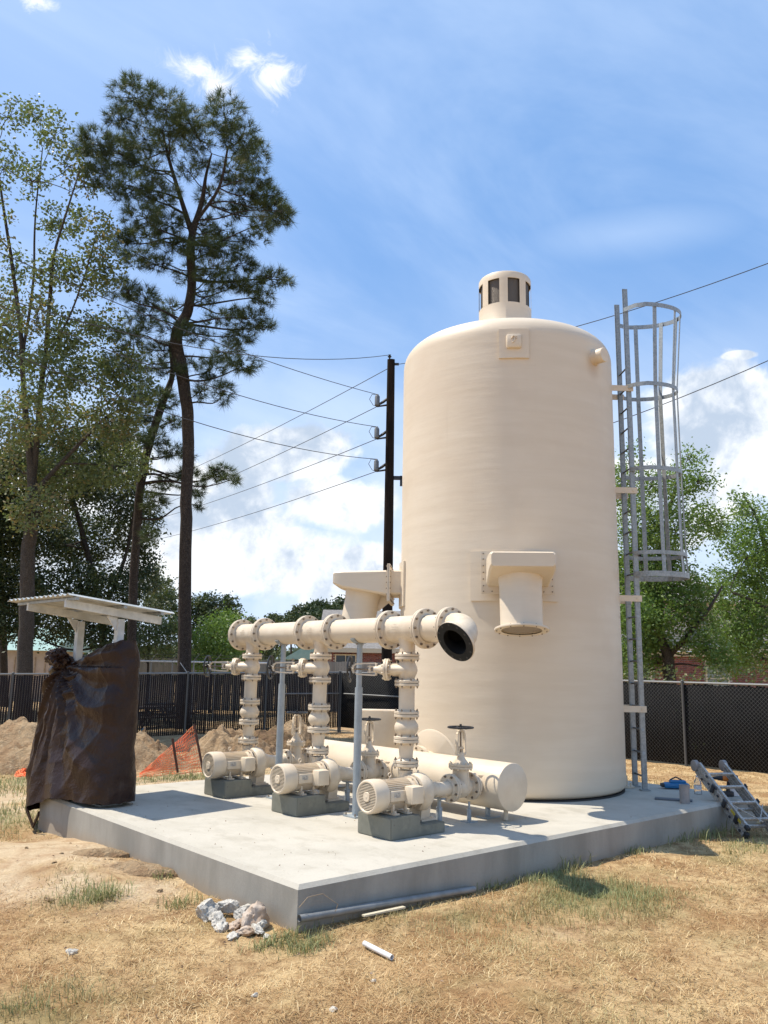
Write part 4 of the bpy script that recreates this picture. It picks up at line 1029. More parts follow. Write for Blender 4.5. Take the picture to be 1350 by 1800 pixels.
# ------------------------------------------------------------------ fences
def fence(root, A, B, zt, zbm, slat, wire_, pitch, npost, slatw, railz=None, wp=.055, dia='both', posts=None, opaque=False):
    """A,B plan ends; zt/zbm callables of t"""
    A = Vector((*A, 0)); B = Vector((*B, 0)); d = (B-A); L = d.length; d.normalize(); nrm = Vector((-d.y, d.x, 0))
    if nrm.dot(Vector(CAM)-A) > 0: nrm = -nrm      # nrm points away from the pad; posts and wire stand on the pad side
    mb = MB()
    N = 24; mb.tube([A+d*L*i/N+Z*zt(i/N) for i in range(N+1)], .024, 8); mb.build('top_rail', 'frail', root)
    for t in posts:
        p = A+d*L*t-nrm*.045
        mb = MB(); mb.cyl(p+Z*(zbm(t)-.2), p+Z*(zt(t)+.02), .030, n=10); mb.lathe(p+Z*(zt(t)+.02), (0, 0, 1), [(0, .034), (.02, .032), (.04, .012)], 10); mb.build('post', 'fpost', root)
    # slats, past counting: one part
    k = int(L/pitch); t = (np.arange(k)+.5)/k
    x0 = A.x+d.x*L*t; y0 = A.y+d.y*L*t
    ztp = np.array([zt(q) for q in t])-.03; zbt = np.array([zbm(q) for q in t])+.03
    jit = nrg.normal(0, .0001 if opaque else .004, k); ztp = ztp+nrg.uniform(-.03, .01, k)
    hw = slatw/2; V = np.zeros((k, 8, 3)); 
    tw_ = nrg.uniform(-.25, .25, k) if not opaque else nrg.uniform(-.01, .01, k)
    for c_, (sx, sn, top) in enumerate([(-1, -1, 0), (1, -1, 0), (1, 1, 0), (-1, 1, 0), (-1, -1, 1), (1, -1, 1), (1, 1, 1), (-1, 1, 1)]):
        V[:, c_, 0] = x0+d.x*(sx*hw)+nrm.x*(sn*.003+jit+tw_*sx*hw); V[:, c_, 1] = y0+d.y*(sx*hw)+nrm.y*(sn*.003+jit+tw_*sx*hw)
        V[:, c_, 2] = ztp if top else zbt
    f8 = np.array([(0, 3, 2, 1), (4, 5, 6, 7), (0, 1, 5, 4), (1, 2, 6, 5), (2, 3, 7, 6), (3, 0, 4, 7)])
    F = (f8[None]+(np.arange(k)*8)[:, None, None]).reshape(-1, 4)
    o = npmesh('privacy_slats', V.reshape(-1, 3), F, slat, root); o['kind'] = 'stuff'
    # woven wire
    h = 1.8; segs = []
    n_ = int((L+h)/wp)
    for s_ in (1, -1):
        for i in range(n_):
            u0 = i*wp-(h if s_ > 0 else 0)
            u1 = u0+h
            a_, b_ = max(u0, 0), min(u1, L)
            if b_-a_ < .02: continue
            fa, fb_ = (a_-u0)/h, (b_-u0)/h
            if s_ < 0: fa, fb_ = 1-fa, 1-fb_
            segs.append((a_, fa, b_, fb_, s_))
    S = np.array(segs); K = len(S); V = np.zeros((K, 6, 3)); r_ = .0022 if not opaque else .0026
    for e, (ua, fa) in enumerate(((0, 1), (2, 3))):
        u = S[:, ua]; f_ = S[:, fa]; tt = u/L
        zt_ = np.interp(tt, np.linspace(0, 1, 30), [zt(q) for q in np.linspace(0, 1, 30)]); zb_ = np.interp(tt, np.linspace(0, 1, 30), [zbm(q) for q in np.linspace(0, 1, 30)])
        z = zb_+(zt_-zb_)*f_
        for c_ in range(3):
            a = 2*math.pi*c_/3+.5; on_, oz = math.cos(a)*r_, math.sin(a)*r_
            V[:, e*3+c_, 0] = A.x+d.x*u-nrm.x*(.014-on_); V[:, e*3+c_, 1] = A.y+d.y*u-nrm.y*(.014-on_); V[:, e*3+c_, 2] = z+oz*1.4
    f3 = np.array([(0, 1, 4, 3), (1, 2, 5, 4), (2, 0, 3, 5)]); F = (f3[None]+(np.arange(K)*6)[:, None, None]).reshape(-1, 4)
    o = npmesh('woven_wire', V.reshape(-1, 3), F, wire_, root); o['kind'] = 'stuff'
CRN = (13.5, 16.6)
fl_ = thing('slatted_fence', (8, 16.9, -.5), 'see-through brown black slatted chain link fence behind the pumps', 'fence')
ztL = lambda t: 1.12+.26*t; zbL = lambda t: -.62+.20*t
fence(fl_, (-3.5, 17.9), CRN, ztL, zbL, 'slatL', 'chaindark', .062, 9, .048, posts=[.04, .22, .40, .54, .682, .835, 1.0])
for t in (.682,):
    p = Vector((-3.5+17*t, 17.9-1.3*t, ztL(t))); MB().tube([p, p+Vector((-.10, .3, .30))], .014, 6).build('barb_arm', 'frail', fl_)
fr_ = thing('screened_fence', (13.5, 8, -.4), 'opaque black screened chain link fence right of the tank', 'fence')
ztR = lambda t: 1.385-.06*t; zbR = lambda t: -.41
fence(fr_, CRN, (13.2, -6.5), ztR, zbR, 'slatR', 'chain', .058, 9, .0605, posts=[0., .18, .357, .533, .712, .89], opaque=True, wp=.085)
mb = MB(); mb.tube([Vector((13.42, y, .70)) for y in (16.3, 13.8, 12, 10, 8)], .022, 6); mb.build('middle_rail', 'frail', fr_)
mb = MB(); mb.tube([Vector((x, 16.60+(13.5-x)*.076-.08, .70)) for x in (13.4, 12.4, 11.3)], .022, 6); mb.build('middle_rail', 'frail', fl_)

# ------------------------------------------------------------------ utility pole and wires
PD = 27.
pb = on(680, 1260, 2, -.45); pbase = at(679.5, 1190, PD); pbase = Vector((pbase[0], pbase[1], -.6)); ptop = Vector(at(687.5, 632, PD))
pole = thing('utility_pole', tuple(pbase), 'black creosoted wooden power pole rising behind the tank', 'utility pole')
MB().tube([pbase, pbase.lerp(ptop, .5), ptop], [.185, .16, .125], 20).build('pole_shaft', 'pole', pole)
RG = Vector(CR); UPV = Vector((0, 0, 1)); RG.z = 0; RG.normalize()
def pol(py): 
    t = (py-632)/(1190-632); return Vector(at(687.5-8*t, py, PD))
arms = []
for py in (712, 769, 826):
    c = pol(py); e = c-RG*.44+Z*-.06
    mb = MB(); mb.tube([c+Z*-.0-RG*.1, e], [.035, .028], 8); mb.tube([c+Z*.22-RG*.1, c-RG*.25+Z*.10, e+Z*.03], [.045, .05, .03], 8)
    mb.build('bracket', 'black', pole)
    ins = MB().lathe(e+Z*.02, (0, 0, 1), [(0, .05), (.03, .085), (.32, .085), (.36, .06), (.41, .03)], 14).build('insulator', 'insul', pole)
    MB().tube([e+Z*.40, e+Z*.42-RG*.18, e+Z*.25-RG*.26, e+Z*.05-RG*.14, e-RG*.02], .010, 5).build('jumper_wire', 'wire', pole)
    arms.append(e)
c = pol(632); MB().lathe(c-RG*.05, (0, 0, 1), [(0, .02), (.06, .03), (.10, .07), (.13, .03), (.16, .05), (.18, .0)], 12).build('top_insulator', 'black', pole)
c = pol(840); mb = MB(); mb.box(c+RG*.26, (.34, .10, .12), Matrix((RG, RG.cross(Z), Z)).transposed()); mb.box(c+RG*.40-Z*.10, (.10, .10, .34), Matrix((RG, RG.cross(Z), Z)).transposed()); mb.build('side_fitting', 'black', pole)
c = pol(640); MB().box(c+RG*.18, (.16, .06, .07), Matrix((RG, RG.cross(Z), Z)).transposed()).build('side_fitting', 'black', pole)
def wire(name, a, b_, sag, lab, grp, r=.011, n=18):
    a = Vector(a); b_ = Vector(b_); pts = []
    for i in range(n+1):
        t = i/n; p = a.lerp(b_, t); p.z -= sag*4*t*(1-t); pts.append(p)
    mb = MB().tube(pts, r, 5, caps=False)
    solo(mb, 'power_line', 'wire', lab, 'wire', tuple(a), grp)
g1 = 'wires running left from the power pole'
tops = [pol(624)-RG*.05]+[a+Z*.42 for a in arms]
wire('w', tops[0], at(-150, 470, 15), .75, 'topmost wire running left from the pole top into the pine crown', g1)
wire('w', tops[1], at(-150, 375, 15), .30, 'wire climbing left from the upper bracket of the power pole', g1)
wire('w', tops[2], at(-150, 470, 15), .45, 'wire climbing left from the middle bracket of the power pole', g1)
wire('w', tops[3], at(-150, 545, 15), .55, 'wire climbing left from the lowest bracket of the power pole', g1)
g2 = 'wires falling left from the power pole'
fars = [(pol(645), (200, 880)), (arms[0], (200, 915)), (arms[1], (200, 930)), (arms[2], (200, 962))]
labs = ['highest of the wires sloping down left from near the pole top', 'sloping wire falling left from the upper bracket of the power pole', 'sloping wire falling left from the middle bracket of the power pole', 'lowest wire sloping down left from the lowest pole bracket']
for (a, q), l_ in zip(fars, labs): wire('w', a, at(q[0], q[1], 60), .35, l_, g2, .013)
g3 = 'wires passing right behind the tank'
wire('w', pol(640)+RG*.24, at(1500, 405, 17), .42, 'upper wire crossing the sky behind the ladder cage at right', g3)
wire('w', pol(840)+RG*.4, at(1500, 565, 17), .5, 'lower wire crossing the sky behind the ladder cage at right', g3)
for py, q in ((662, (716, 676)), (727, (716, 765)), (782, (716, 818))):
    pass

# ------------------------------------------------------------------ trees
def leafmesh(name, C, size, material, parent, aspect=.55, flat=.35, tint=None):
    n = len(C); C = np.asarray(C)
    a = nrg.normal(size=(n, 3)); a[:, 2] *= .8; a /= np.linalg.norm(a, axis=1)[:, None]
    b_ = nrg.normal(size=(n, 3)); b_ -= a*(a*b_).sum(1)[:, None]; b_ /= np.linalg.norm(b_, axis=1)[:, None]
    s_ = (size*nrg.uniform(.6, 1.3, n))[:, None]
    c_ = np.cross(a, b_)
    V = np.stack([C-a*s_*.5, C+b_*s_*aspect*.5+c_*s_*.08, C+a*s_*.5, C-b_*s_*aspect*.5+c_*s_*.08], 1).reshape(-1, 3)
    F = np.arange(4*n).reshape(n, 4)
    t = nrg.uniform(0, 1, n) if tint is None else tint
    return npmesh(name, V, F, material, parent, {'tint': np.repeat(t, 4)})
def needlemesh(name, C, D, ln_, wd, per, material, parent, tint=None):
    """bursts of long needles at C, opening round D"""
    n = len(C); C = np.repeat(C, per, 0); D = np.repeat(D, per, 0); m_ = len(C)
    r_ = nrg.normal(size=(m_, 3)); r_ /= np.linalg.norm(r_, axis=1)[:, None]
    d = D*.75+r_*.85; d[:, 2] += .10; d /= np.linalg.norm(d, axis=1)[:, None]
    L = ln_*nrg.uniform(.6, 1.15, m_)[:, None]
    sd_ = np.cross(d, nrg.normal(size=(m_, 3))); sd_ /= np.linalg.norm(sd_, axis=1)[:, None]
    off = -D*nrg.uniform(0, .18, (m_, 1))
    b0 = C+off; V = np.stack([b0-sd_*wd/2, b0+sd_*wd/2, b0+d*L+np.array([0, 0, -.02])], 1).reshape(-1, 3)
    t = nrg.uniform(0, 1, n) if tint is None else tint
    return npmesh(name, V, np.arange(3*m_).reshape(m_, 3), material, parent, {'tint': np.repeat(np.repeat(t, per)*.85+nrg.uniform(0, .15, m_), 3)})
def P3(px, py, dep): return Vector(at(px, py, dep))
def trunkpts(lst, dep, drift=None):
    out = []; rr = []
    for i, q in enumerate(lst):
        dd = dep+(drift[i] if drift else 0); out.append(P3(q[0], q[1], dd)); rr.append(q[2]*dd/FPX/2*.86)
    return out, rr
def smooth_path(pts, rr, k=4):
    P_ = []; R_ = []
    for i in range(len(pts)-1):
        p0 = pts[max(i-1, 0)]; p1 = pts[i]; p2 = pts[i+1]; p3 = pts[min(i+2, len(pts)-1)]
        for j in range(k):
            t = j/k; P_.append(.5*((2*p1)+(p2-p0)*t+(2*p0-5*p1+4*p2-p3)*t*t+(3*p1-p0-3*p2+p3)*t**3)); R_.append(rr[i]*(1-t)+rr[i+1]*t)
    P_.append(pts[-1]); R_.append(rr[-1]); return P_, R_
def limb(mb, a, b_, r0, r1, droop=0., wob=.1, n=7, sides=6):
    L = (b_-a).length; pts = []; rr = []
    w1 = Vector((rnd.uniform(-1, 1), rnd.uniform(-1, 1), rnd.uniform(-1, 1)))*wob*L; w2 = Vector((rnd.uniform(-1, 1), rnd.uniform(-1, 1), rnd.uniform(-1, 1)))*wob*L*.6
    for i in range(n+1):
        t = i/n; p = a.lerp(b_, t)+w1*math.sin(math.pi*t)+w2*math.sin(2*math.pi*t); p.z += droop*L*math.sin(math.pi*t); pts.append(p); rr.append(r0*(1-t)+r1*t)
    mb.tube(pts, rr, sides, caps=False); return pts
def nearest_on(path, p, below=.0):
    best = min(range(len(path)), key=lambda i: (path[i]-p).length+(3. if path[i].z > p.z-below else 0)*.6); return best
def tree(name, label, dep, stems, blobs, kind, leafmat_, barkmat, leaf, dens, spread=.5, base_z=-.6, group=None, twigs=True, sub=.22, per=9, cat='tree'):
    """stems: list of [(px,py,width px[,drift])..]; blobs: (px,py,rx,ry[,dens])"""
    st0 = stems[0][0] if stems else (blobs[0][0], 1180, 10)
    bp = P3(st0[0], st0[1], dep); base = Vector((bp.x, bp.y, base_z))
    root = thing(name, tuple(base), label, cat, group)
    mb = MB(); paths = []
    for k, st in enumerate(stems):
        pts, rr = trunkpts([q[:3] for q in st], dep, [q[3] if len(q) > 3 else 0 for q in st])
        if k == 0: pts[0].z = min(pts[0].z, base_z-.1)
        P_, R_ = smooth_path(pts, rr, 5)
        if k == 0: R_[0] *= 1.5; R_[1] *= 1.25
        P_ = [p+Vector((noise.noise(p*1.7), noise.noise(p*1.7+Vector((9, 0, 0))), 0))*R_[i]*.25 for i, p in enumerate(P_)]
        mb.tube(P_, R_, 14 if k == 0 else 9); paths.append((P_, R_))
    if stems: mb.build('trunk', barkmat, root, ang=70)
    allp = [p for P_, _ in paths for p in P_]; allr = [r for _, R_ in paths for r in R_]
    mb = MB(); C = []; D = []; T = []
    for q in blobs:
        px, py, rx, ry = q[:4]; dn = q[4] if len(q) > 4 else 1.
        dz = rnd.uniform(-1, 1)*spread*(dep/FPX)*(rx+40)
        c = P3(px, py, dep+dz); sx_, sz_ = rx*dep/FPX, ry*dep/FPX; sy_ = (sx_+sz_)/2
        if allp and twigs:
            i = nearest_on(allp, c, .2*sz_); a = allp[i]
            r0 = min(allr[i]*.5, .014+.012*(c-a).length)
            pts = limb(mb, a, c, r0, .012, -.05, .09, 8, 6)
        nsub = max(4, int(dn*dens*(sx_*sz_)*(58 if kind == 'needle' else 60)))
        tint0 = rnd.uniform(0, 1)
        for j in range(nsub):
            u = nrg.normal(size=3); u /= np.linalg.norm(u); rad = nrg.uniform(.25, 1)**(1/2.2)
            o_ = Vector(CR*u[0]*sx_*rad+CF*u[1]*sy_*rad+np.array([0, 0, 1])*u[2]*sz_*rad)
            p = c+o_
            if allp and twigs and j % 2 == 0 and j < 26: limb(mb, c.lerp(allp[nearest_on(allp, c)], .12) if allp else c, p, .010, .004, .0, .10, 4, 4)
            if kind == 'needle':
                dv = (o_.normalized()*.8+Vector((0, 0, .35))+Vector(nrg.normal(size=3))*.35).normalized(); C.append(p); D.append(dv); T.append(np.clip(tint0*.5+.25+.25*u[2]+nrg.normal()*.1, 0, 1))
            else:
                kk = nrg.poisson(per*nrg.uniform(.4, 1.5))+1
                C.append(np.array(p)+nrg.normal(size=(kk, 3))*sub*np.array([1, 1, .8])); T.append(np.clip(tint0*.35+.2+nrg.uniform(0, .55, kk), 0, 1))
    if mb.v: mb.build('limbs', barkmat, root, ang=80, kind='stuff')
    if kind == 'needle':
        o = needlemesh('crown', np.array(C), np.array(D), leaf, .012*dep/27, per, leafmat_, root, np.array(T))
    else:
        C = np.concatenate(C); T = np.concatenate(T); o = leafmesh('crown', C, leaf, leafmat_, root, tint=T)
    return root, len(o.data.polygons)
cnt = 0
pineB = [(235,165,42,28),(290,188,42,32),(212,205,30,20),(330,212,32,28),(395,200,34,36),(425,240,34,28),(445,272,34,28),(168,250,38,24),(146,262,22,14),(205,268,38,30),(250,245,36,32),(300,250,32,28,.7),(352,245,28,26,.8),(405,300,36,20),(455,312,26,16),(180,305,34,24),(226,326,40,24),(280,345,42,24),(250,378,40,20),(330,300,22,18,.5),(372,345,28,22,.6),(430,350,30,20),(470,345,32,20),(492,382,26,18),(455,395,24,16),(410,370,26,16,.7),(300,392,34,18),(250,412,36,20),(212,425,26,20),(245,452,30,16),(280,462,26,14),(352,438,32,20),(392,440,34,20),(425,465,28,18),(372,480,34,20),(432,500,38,16),(480,488,30,16),(505,494,14,10),(330,480,26,18,.6),(462,525,22,16),(440,560,30,20),(468,572,18,12),(420,590,34,16),(385,560,28,16,.7),(250,520,34,16),(212,508,30,20,.8),(258,552,38,16),(300,575,34,16,.8),(228,588,34,20),(282,616,36,16),(400,618,30,20),(430,640,30,16),(372,648,26,20),(392,690,22,20),(356,688,14,16),(205,640,34,20),(480,360,30,16),(500,372,20,14),(355,395,24,18,.7),(395,405,26,16,.7),(320,430,24,16,.7),(362,520,24,16,.6),(350,285,26,16,.6),(270,300,30,20,.7),(240,290,30,18,.7)]
r0, n = tree('pine_tree', 'tall dark pine with bent bare lower trunk left of the power pole', 27.,
  [[(323,1275,30),(324,1180,28),(325,1000,25),(328,860,23.5),(331,760,24),(327,700,24),(318,645,26),(310,605,25),(316,575,23),(331,545,20),(336,500,18),(336,440,17),(338,410,15),(346,385,12),(357,345,9),(362,310,6),(372,270,3)],
   [(338,412,13),(318,350,9),(300,290,7,.4),(285,230,4,.6)], [(340,395,8),(385,330,6,-.5),(400,260,4,-.6)]],
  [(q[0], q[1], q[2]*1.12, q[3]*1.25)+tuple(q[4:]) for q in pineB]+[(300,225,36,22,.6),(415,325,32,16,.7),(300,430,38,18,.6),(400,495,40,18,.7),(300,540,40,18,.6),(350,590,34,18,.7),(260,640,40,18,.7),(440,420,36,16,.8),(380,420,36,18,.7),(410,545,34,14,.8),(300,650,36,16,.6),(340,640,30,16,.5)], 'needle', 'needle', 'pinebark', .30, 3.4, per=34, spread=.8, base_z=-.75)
cnt += n
pineC = [(285,700,36,20),(300,742,24,16),(268,770,28,20),(300,790,32,18),(392,826,30,13),(410,842,20,12),(372,836,30,16),(350,862,20,16),(352,888,12,10),(296,848,32,18),(272,880,28,22),(325,828,26,14),(240,690,28,20),(215,760,28,26),(262,940,16,20,.6),(250,730,26,20),(330,800,18,12)]
r0, n = tree('pine_tree', 'second pine with dark leaning trunk just left of the tall one', 29.,
  [[(231,1230,19),(233,1060,18),(240,930,17),(248,850,17),(262,780,17),(280,725,16),(296,682,13),(303,655,10),(298,600,6)]],
  pineC, 'needle', 'needle', 'pinebark', .30, 3.2, per=34, spread=.8, base_z=-.75); cnt += n
lt = [(20,200,30,32,.5),(70,205,24,36,.5),(6,290,30,44,.5),(98,235,26,40,.5),(125,290,28,40,.55),(55,315,30,40,.5),(150,330,24,32,.5),(112,390,38,40,.7),(172,415,30,50,.6),(88,470,38,40,.7),(25,470,30,40,.5),(150,490,42,40,.8),(196,470,26,40,.6),(60,555,42,40,.7),(125,585,50,40,.9),(188,575,36,40,.8),(20,615,42,50,.8),(90,655,52,50,1.),(170,660,52,42,1.),(228,640,34,40,.8),(40,735,52,50,1.1),(120,750,52,50,1.1),(200,740,46,50,1.1),(245,690,34,40,.9),(-30,560,60,90,.7),(-40,380,50,80,.5),(30,820,60,50,1.1),(120,830,60,50,1.1),(210,820,50,50,1.),(70,900,50,40,1.)]
r0, n = tree('cottonwood_tree', 'tall sparse broadleaf tree with forked grey trunk at the left edge', 26.,
  [[(44,1240,34),(47,1100,30),(50,980,28),(55,900,26),(57,850,20),(50,780,13),(42,690,11,.3),(38,600,9,.4),(22,470,7,.5),(4,350,5,.5),(-8,260,3,.5)],
   [(57,850,15),(66,760,12),(72,690,11,-.3),(82,600,9,-.5),(88,520,8,-.5),(95,450,6,-.6),(118,370,4,-.8),(140,300,2,-.9)],
   [(40,620,7,.4),(58,500,5,.6),(62,380,3.5,.8),(75,260,2,.9)], [(74,640,6,-.4),(120,560,4,-.9),(150,480,3,-1.2),(172,400,2,-1.4)], [(57,870,11),(120,800,8),(190,730,5,.6)]],
  lt, 'leaf', 'leafmix', 'palebark', .135, 2.3, spread=1.1, base_z=-.75, sub=.15, per=14); cnt += n
dk = [(30,850,60,50),(120,850,60,50),(200,850,50,60),(238,925,42,55),(50,940,70,50),(150,950,70,55),(30,1035,55,45),(110,1035,70,42),(190,1040,60,42),(245,1000,26,50),(10,1100,50,30),(100,1100,60,30),(190,1110,60,30),(-60,900,80,120),(-60,1050,80,90),(210,780,50,40,.7),(150,780,50,40,.7),(60,790,60,40,.7)]
r0, n = tree('oak_tree', 'dense dark green tree mass rising behind the white shelter', 34., [[(182,1235,16),(180,1100,14),(160,1000,12),(140,920,10),(120,850,6)], [(180,1080,10),(220,980,7),(235,900,4)]],
  dk, 'leaf', 'leafdark', 'bark', .15, 3.0, spread=1.2, base_z=-.7, sub=.26, per=14); cnt += n
r0, n = tree('oak_tree', 'dark thin trunked tree at the far left edge behind the shelter', 38., [[(8,1240,16),(6,1120,15),(2,1000,13),(-6,900,10)]], [(0,960,60,60),(20,1060,50,40,.6),(-40,860,60,60)], 'leaf', 'leafdark', 'bark', .18, 1.6, spread=1., base_z=-.7, sub=.32, per=9); cnt += n
# far woods closing the horizon
C = []
for k in range(520):
    px = -500+2400*k/520; dd_ = rnd.uniform(85, 110); topy = 1150-14*noise.noise(Vector((k*.05, 0, 0)))-10*abs(noise.noise(Vector((k*.21, 3, 0))))
    p = P3(px, 1190, dd_); ht = 1.545+(1178-topy)/FPX*dd_
    m_ = 70; C.append(np.stack([nrg.normal(p.x, 1.6, m_), nrg.normal(p.y, 1.6, m_), -.6+(ht+.6)*nrg.uniform(0, 1, m_)**.8], 1))
o = leafmesh('distant_woods', np.concatenate(C), .75, 'leaffar', None); tag(o, 'low line of distant trees along the horizon', 'woods', kind='stuff')
# lower back-row vegetation
bushes = [
 ('bush', 'bright green rounded bush right of the tall pine trunk', 36., [(372,1120,36,34),(400,1112,34,38),(385,1150,45,28),(350,1150,26,26),(420,1145,20,30)], 'leafgreen', .13, 3.2, 'pale'),
 ('bush', 'olive bush under the shelter roof tip, left of the tall pine trunk', 35., [(262,1110,34,30),(245,1135,30,24),(288,1128,30,30),(305,1100,18,22)], 'leafmix', .13, 3.0, ''),
 ('oak_tree', 'round dark tree top behind the bright bush right of the pine trunk', 46., [(346,1068,22,20),(392,1075,30,22),(372,1062,26,18),(405,1062,12,12),(360,1100,40,30),(410,1100,22,24),(305,1085,24,24),(290,1060,18,18)], 'leafdark', .20, 2.2, ''),
 ('pine_tree', 'small distant pine seen between the two big pine trunks', 55., [(275,998,10,8),(264,1014,16,9),(284,1022,18,9),(268,1036,20,9),(290,1042,20,9),(276,1056,26,10),(300,1050,14,8),(262,1060,14,8)], 'leaffar', .20, 2.6, ''),
 ('oak_tree', 'distant tree crown showing above the header between its first flanges', 75., [(441,1092,9,6),(484,1088,11,9),(478,1098,16,9),(455,1100,18,7)], 'leaffar', .26, 2.4, ''),
 ('oak_tree', 'distant broad tree crown above the middle of the high pipe', 72., [(512,1090,16,10),(535,1076,22,13),(560,1070,20,14),(580,1080,24,14),(598,1066,12,14),(548,1092,50,14),(604,1090,20,14),(618,1075,12,14)], 'leafdark', .26, 2.8, ''),
 ('bush', 'low shrubs along the grey board fence between the pine trunks', 41., [(245,1150,24,14),(300,1150,26,16),(430,1150,24,18),(460,1140,24,22),(480,1120,20,20)], 'leafdark', .16, 2.6, ''),
]
for nm, lab, dp_, bl, mt_, lf_, dn, _ in bushes:
    r0, n = tree(nm, lab, dp_, [[(bl[0][0], 1200, 5), (bl[0][0], bl[0][1], 3)]], bl, 'leaf', mt_, 'bark', lf_, dn, spread=.9, base_z=-.7, sub=.22, per=12, cat='bush' if nm == 'bush' else 'tree'); cnt += n
rt = [(1130,1100,40,30,1.1),(1150,1135,40,24,1.1),(1110,1170,36,20,1.2),(1215,1125,34,20,.8),(1250,1140,34,22,1.),(1140,1030,44,40,1.),(1210,1055,40,34,1.),(1265,1165,34,16,.9),(1095,1050,30,60,1.2),(1150,970,50,44,1.),(1112,792,14,16,.5),(1100,850,34,40,.8),(1150,850,26,26,.7),(1214,806,26,18,.6),(1190,850,34,34,.9),(1232,845,24,22,.7),(1120,925,44,44),(1190,930,44,40),(1248,915,30,36,.9),(1112,1005,40,44,1.1),(1180,1005,44,40,1.1),(1245,1035,40,30,.9),(1110,1085,36,36,1.1),(1165,1075,36,36,1.1),(1225,1090,36,26,.8),(1105,1150,36,30,1.),(1140,1120,30,30,.9),(1150,1165,30,16,.8)]
r0, n = tree('broadleaf_tree', 'bright green tree with pale forked trunk behind the caged ladder', 22.5,
  [[(1183,1240,26),(1178,1190,25),(1174,1155,22),(1162,1120,17),(1156,1060,14),(1160,980,11,.3),(1175,900,8,.5),(1200,830,4,.6)], [(1178,1150,13),(1205,1122,10,-.4),(1240,1080,7,-.8),(1270,1030,4,-1)], [(1158,1070,9),(1125,980,7,.4),(1108,880,4,.7),(1110,810,2,.8)]],
  rt, 'leaf', 'leafgreen', 'palebark', .095, 5.2, spread=1., base_z=-.5, sub=.15, per=15); cnt += n
rt2 = [(1305,1070,44,34,1.1),(1340,1075,40,40,1.),(1295,1165,44,16,1.),(1285,1120,40,26,1.),(1335,1010,40,34,1.),(1300,885,22,18,.6),(1322,905,28,32,.9),(1290,950,34,34,.9),(1345,950,36,44,1.),(1320,1030,40,36,.7),(1275,1085,34,24,.6),(1300,1120,44,24,1.),(1350,1110,40,30,1.),(1390,1000,50,80,1.),(1290,1150,40,20,.7),(1340,1155,40,20,.7),(1270,1020,26,26,.7),(1315,975,30,30,.9)]
r0, n = tree('broadleaf_tree', 'looser green tree filling the right edge above the black fence', 25.,
  [[(1395,1240,22),(1390,1150,20),(1375,1060,16),(1350,980,11),(1330,910,6),(1305,870,3)], [(1380,1090,12),(1330,1060,8,-.6),(1285,1040,5,-1)]],
  rt2, 'leaf', 'leafgreen', 'palebark', .10, 4.4, spread=1., base_z=-.5, sub=.16, per=14); cnt += n
r0, n = tree('vine_bush', 'mixed shrubs and vines topping the black fence below the green tree', 20.2, [], [(1120,1180,26,14,.8),(1150,1190,22,10),(1185,1188,24,12,.9),(1215,1195,24,9,.7),(1260,1185,22,14,.8),(1295,1192,24,10,.8),(1335,1180,26,16,.9),(1100,1195,20,9)], 'leaf', 'leafmix', 'bark', .09, 4.0, spread=.3, base_z=-.4, sub=.13, per=9, twigs=False, cat='bush'); cnt += n
# climbing sprigs on the black fence
for (y, z0_, z1_, lab) in ((4.25, .35, 1.3, 'thin green vine climbing the fence post right of the ladder'), (4.05, -.3, .35, 'small weed growing at the foot of the fence post right of the ladder')):
    root = thing('vine', (13.35, y, z0_), lab, 'vine')
    MB().tube([Vector((13.42, y+.03*math.sin(i*2), z0_+(z1_-z0_)*i/8)) for i in range(9)], .006, 5).build('stem', 'bark', root)
    C = np.stack([nrg.normal(13.38, .03, 130), nrg.normal(y, .10, 130), nrg.uniform(z0_, z1_, 130)], 1); leafmesh('leaves', C, .055, 'leafdark', root)

# ------------------------------------------------------------------ houses and far fences
def wallframe(px, dep): 
    p = Vector(at(px, 1180, dep)); p.z = 0; return p
def brickwork(root, A, d, nrm, L, z0_, z1_, holes=(), bw=.21, bh=.075, name='bricks'):
    k = []; row = 0; z = z0_
    while z < z1_-.01:
        x = -(row % 2)*bw/2
        while x < L:
            a_, b_ = max(x, 0)+.006, min(x+bw, L)-.006
            if b_-a_ > .03 and not any(h0-.01 < (a_+b_)/2 < h1+.01 and g0 < z+bh/2 < g1 for h0, h1, g0, g1 in holes): k.append((a_, b_, z+.006, min(z+bh, z1_)-.006, nrg.uniform(.010, .022)))
            x += bw
        z += bh; row += 1
    K = np.array(k); n = len(K); V = np.zeros((n, 8, 3))
    for c_, (i, j, o_) in enumerate([(0, 2, 0), (1, 2, 0), (1, 3, 0), (0, 3, 0), (0, 2, 1), (1, 2, 1), (1, 3, 1), (0, 3, 1)]):
        u = K[:, i]; z = K[:, j]; q = K[:, 4]*o_
        V[:, c_, 0] = A.x+d.x*u+nrm.x*q; V[:, c_, 1] = A.y+d.y*u+nrm.y*q; V[:, c_, 2] = z
    f8 = np.array([(0, 1, 5, 4), (1, 2, 6, 5), (2, 3, 7, 6), (3, 0, 4, 7), (4, 5, 6, 7)])
    F = (f8[None]+(np.arange(n)*8)[:, None, None]).reshape(-1, 4); o = npmesh(name, V.reshape(-1, 3), F, 'brick', root); o['kind'] = 'stuff'
def bx(c, size, d): nrm = Vector((-d.y, d.x, 0)); return Matrix((d, nrm, Z)).transposed()
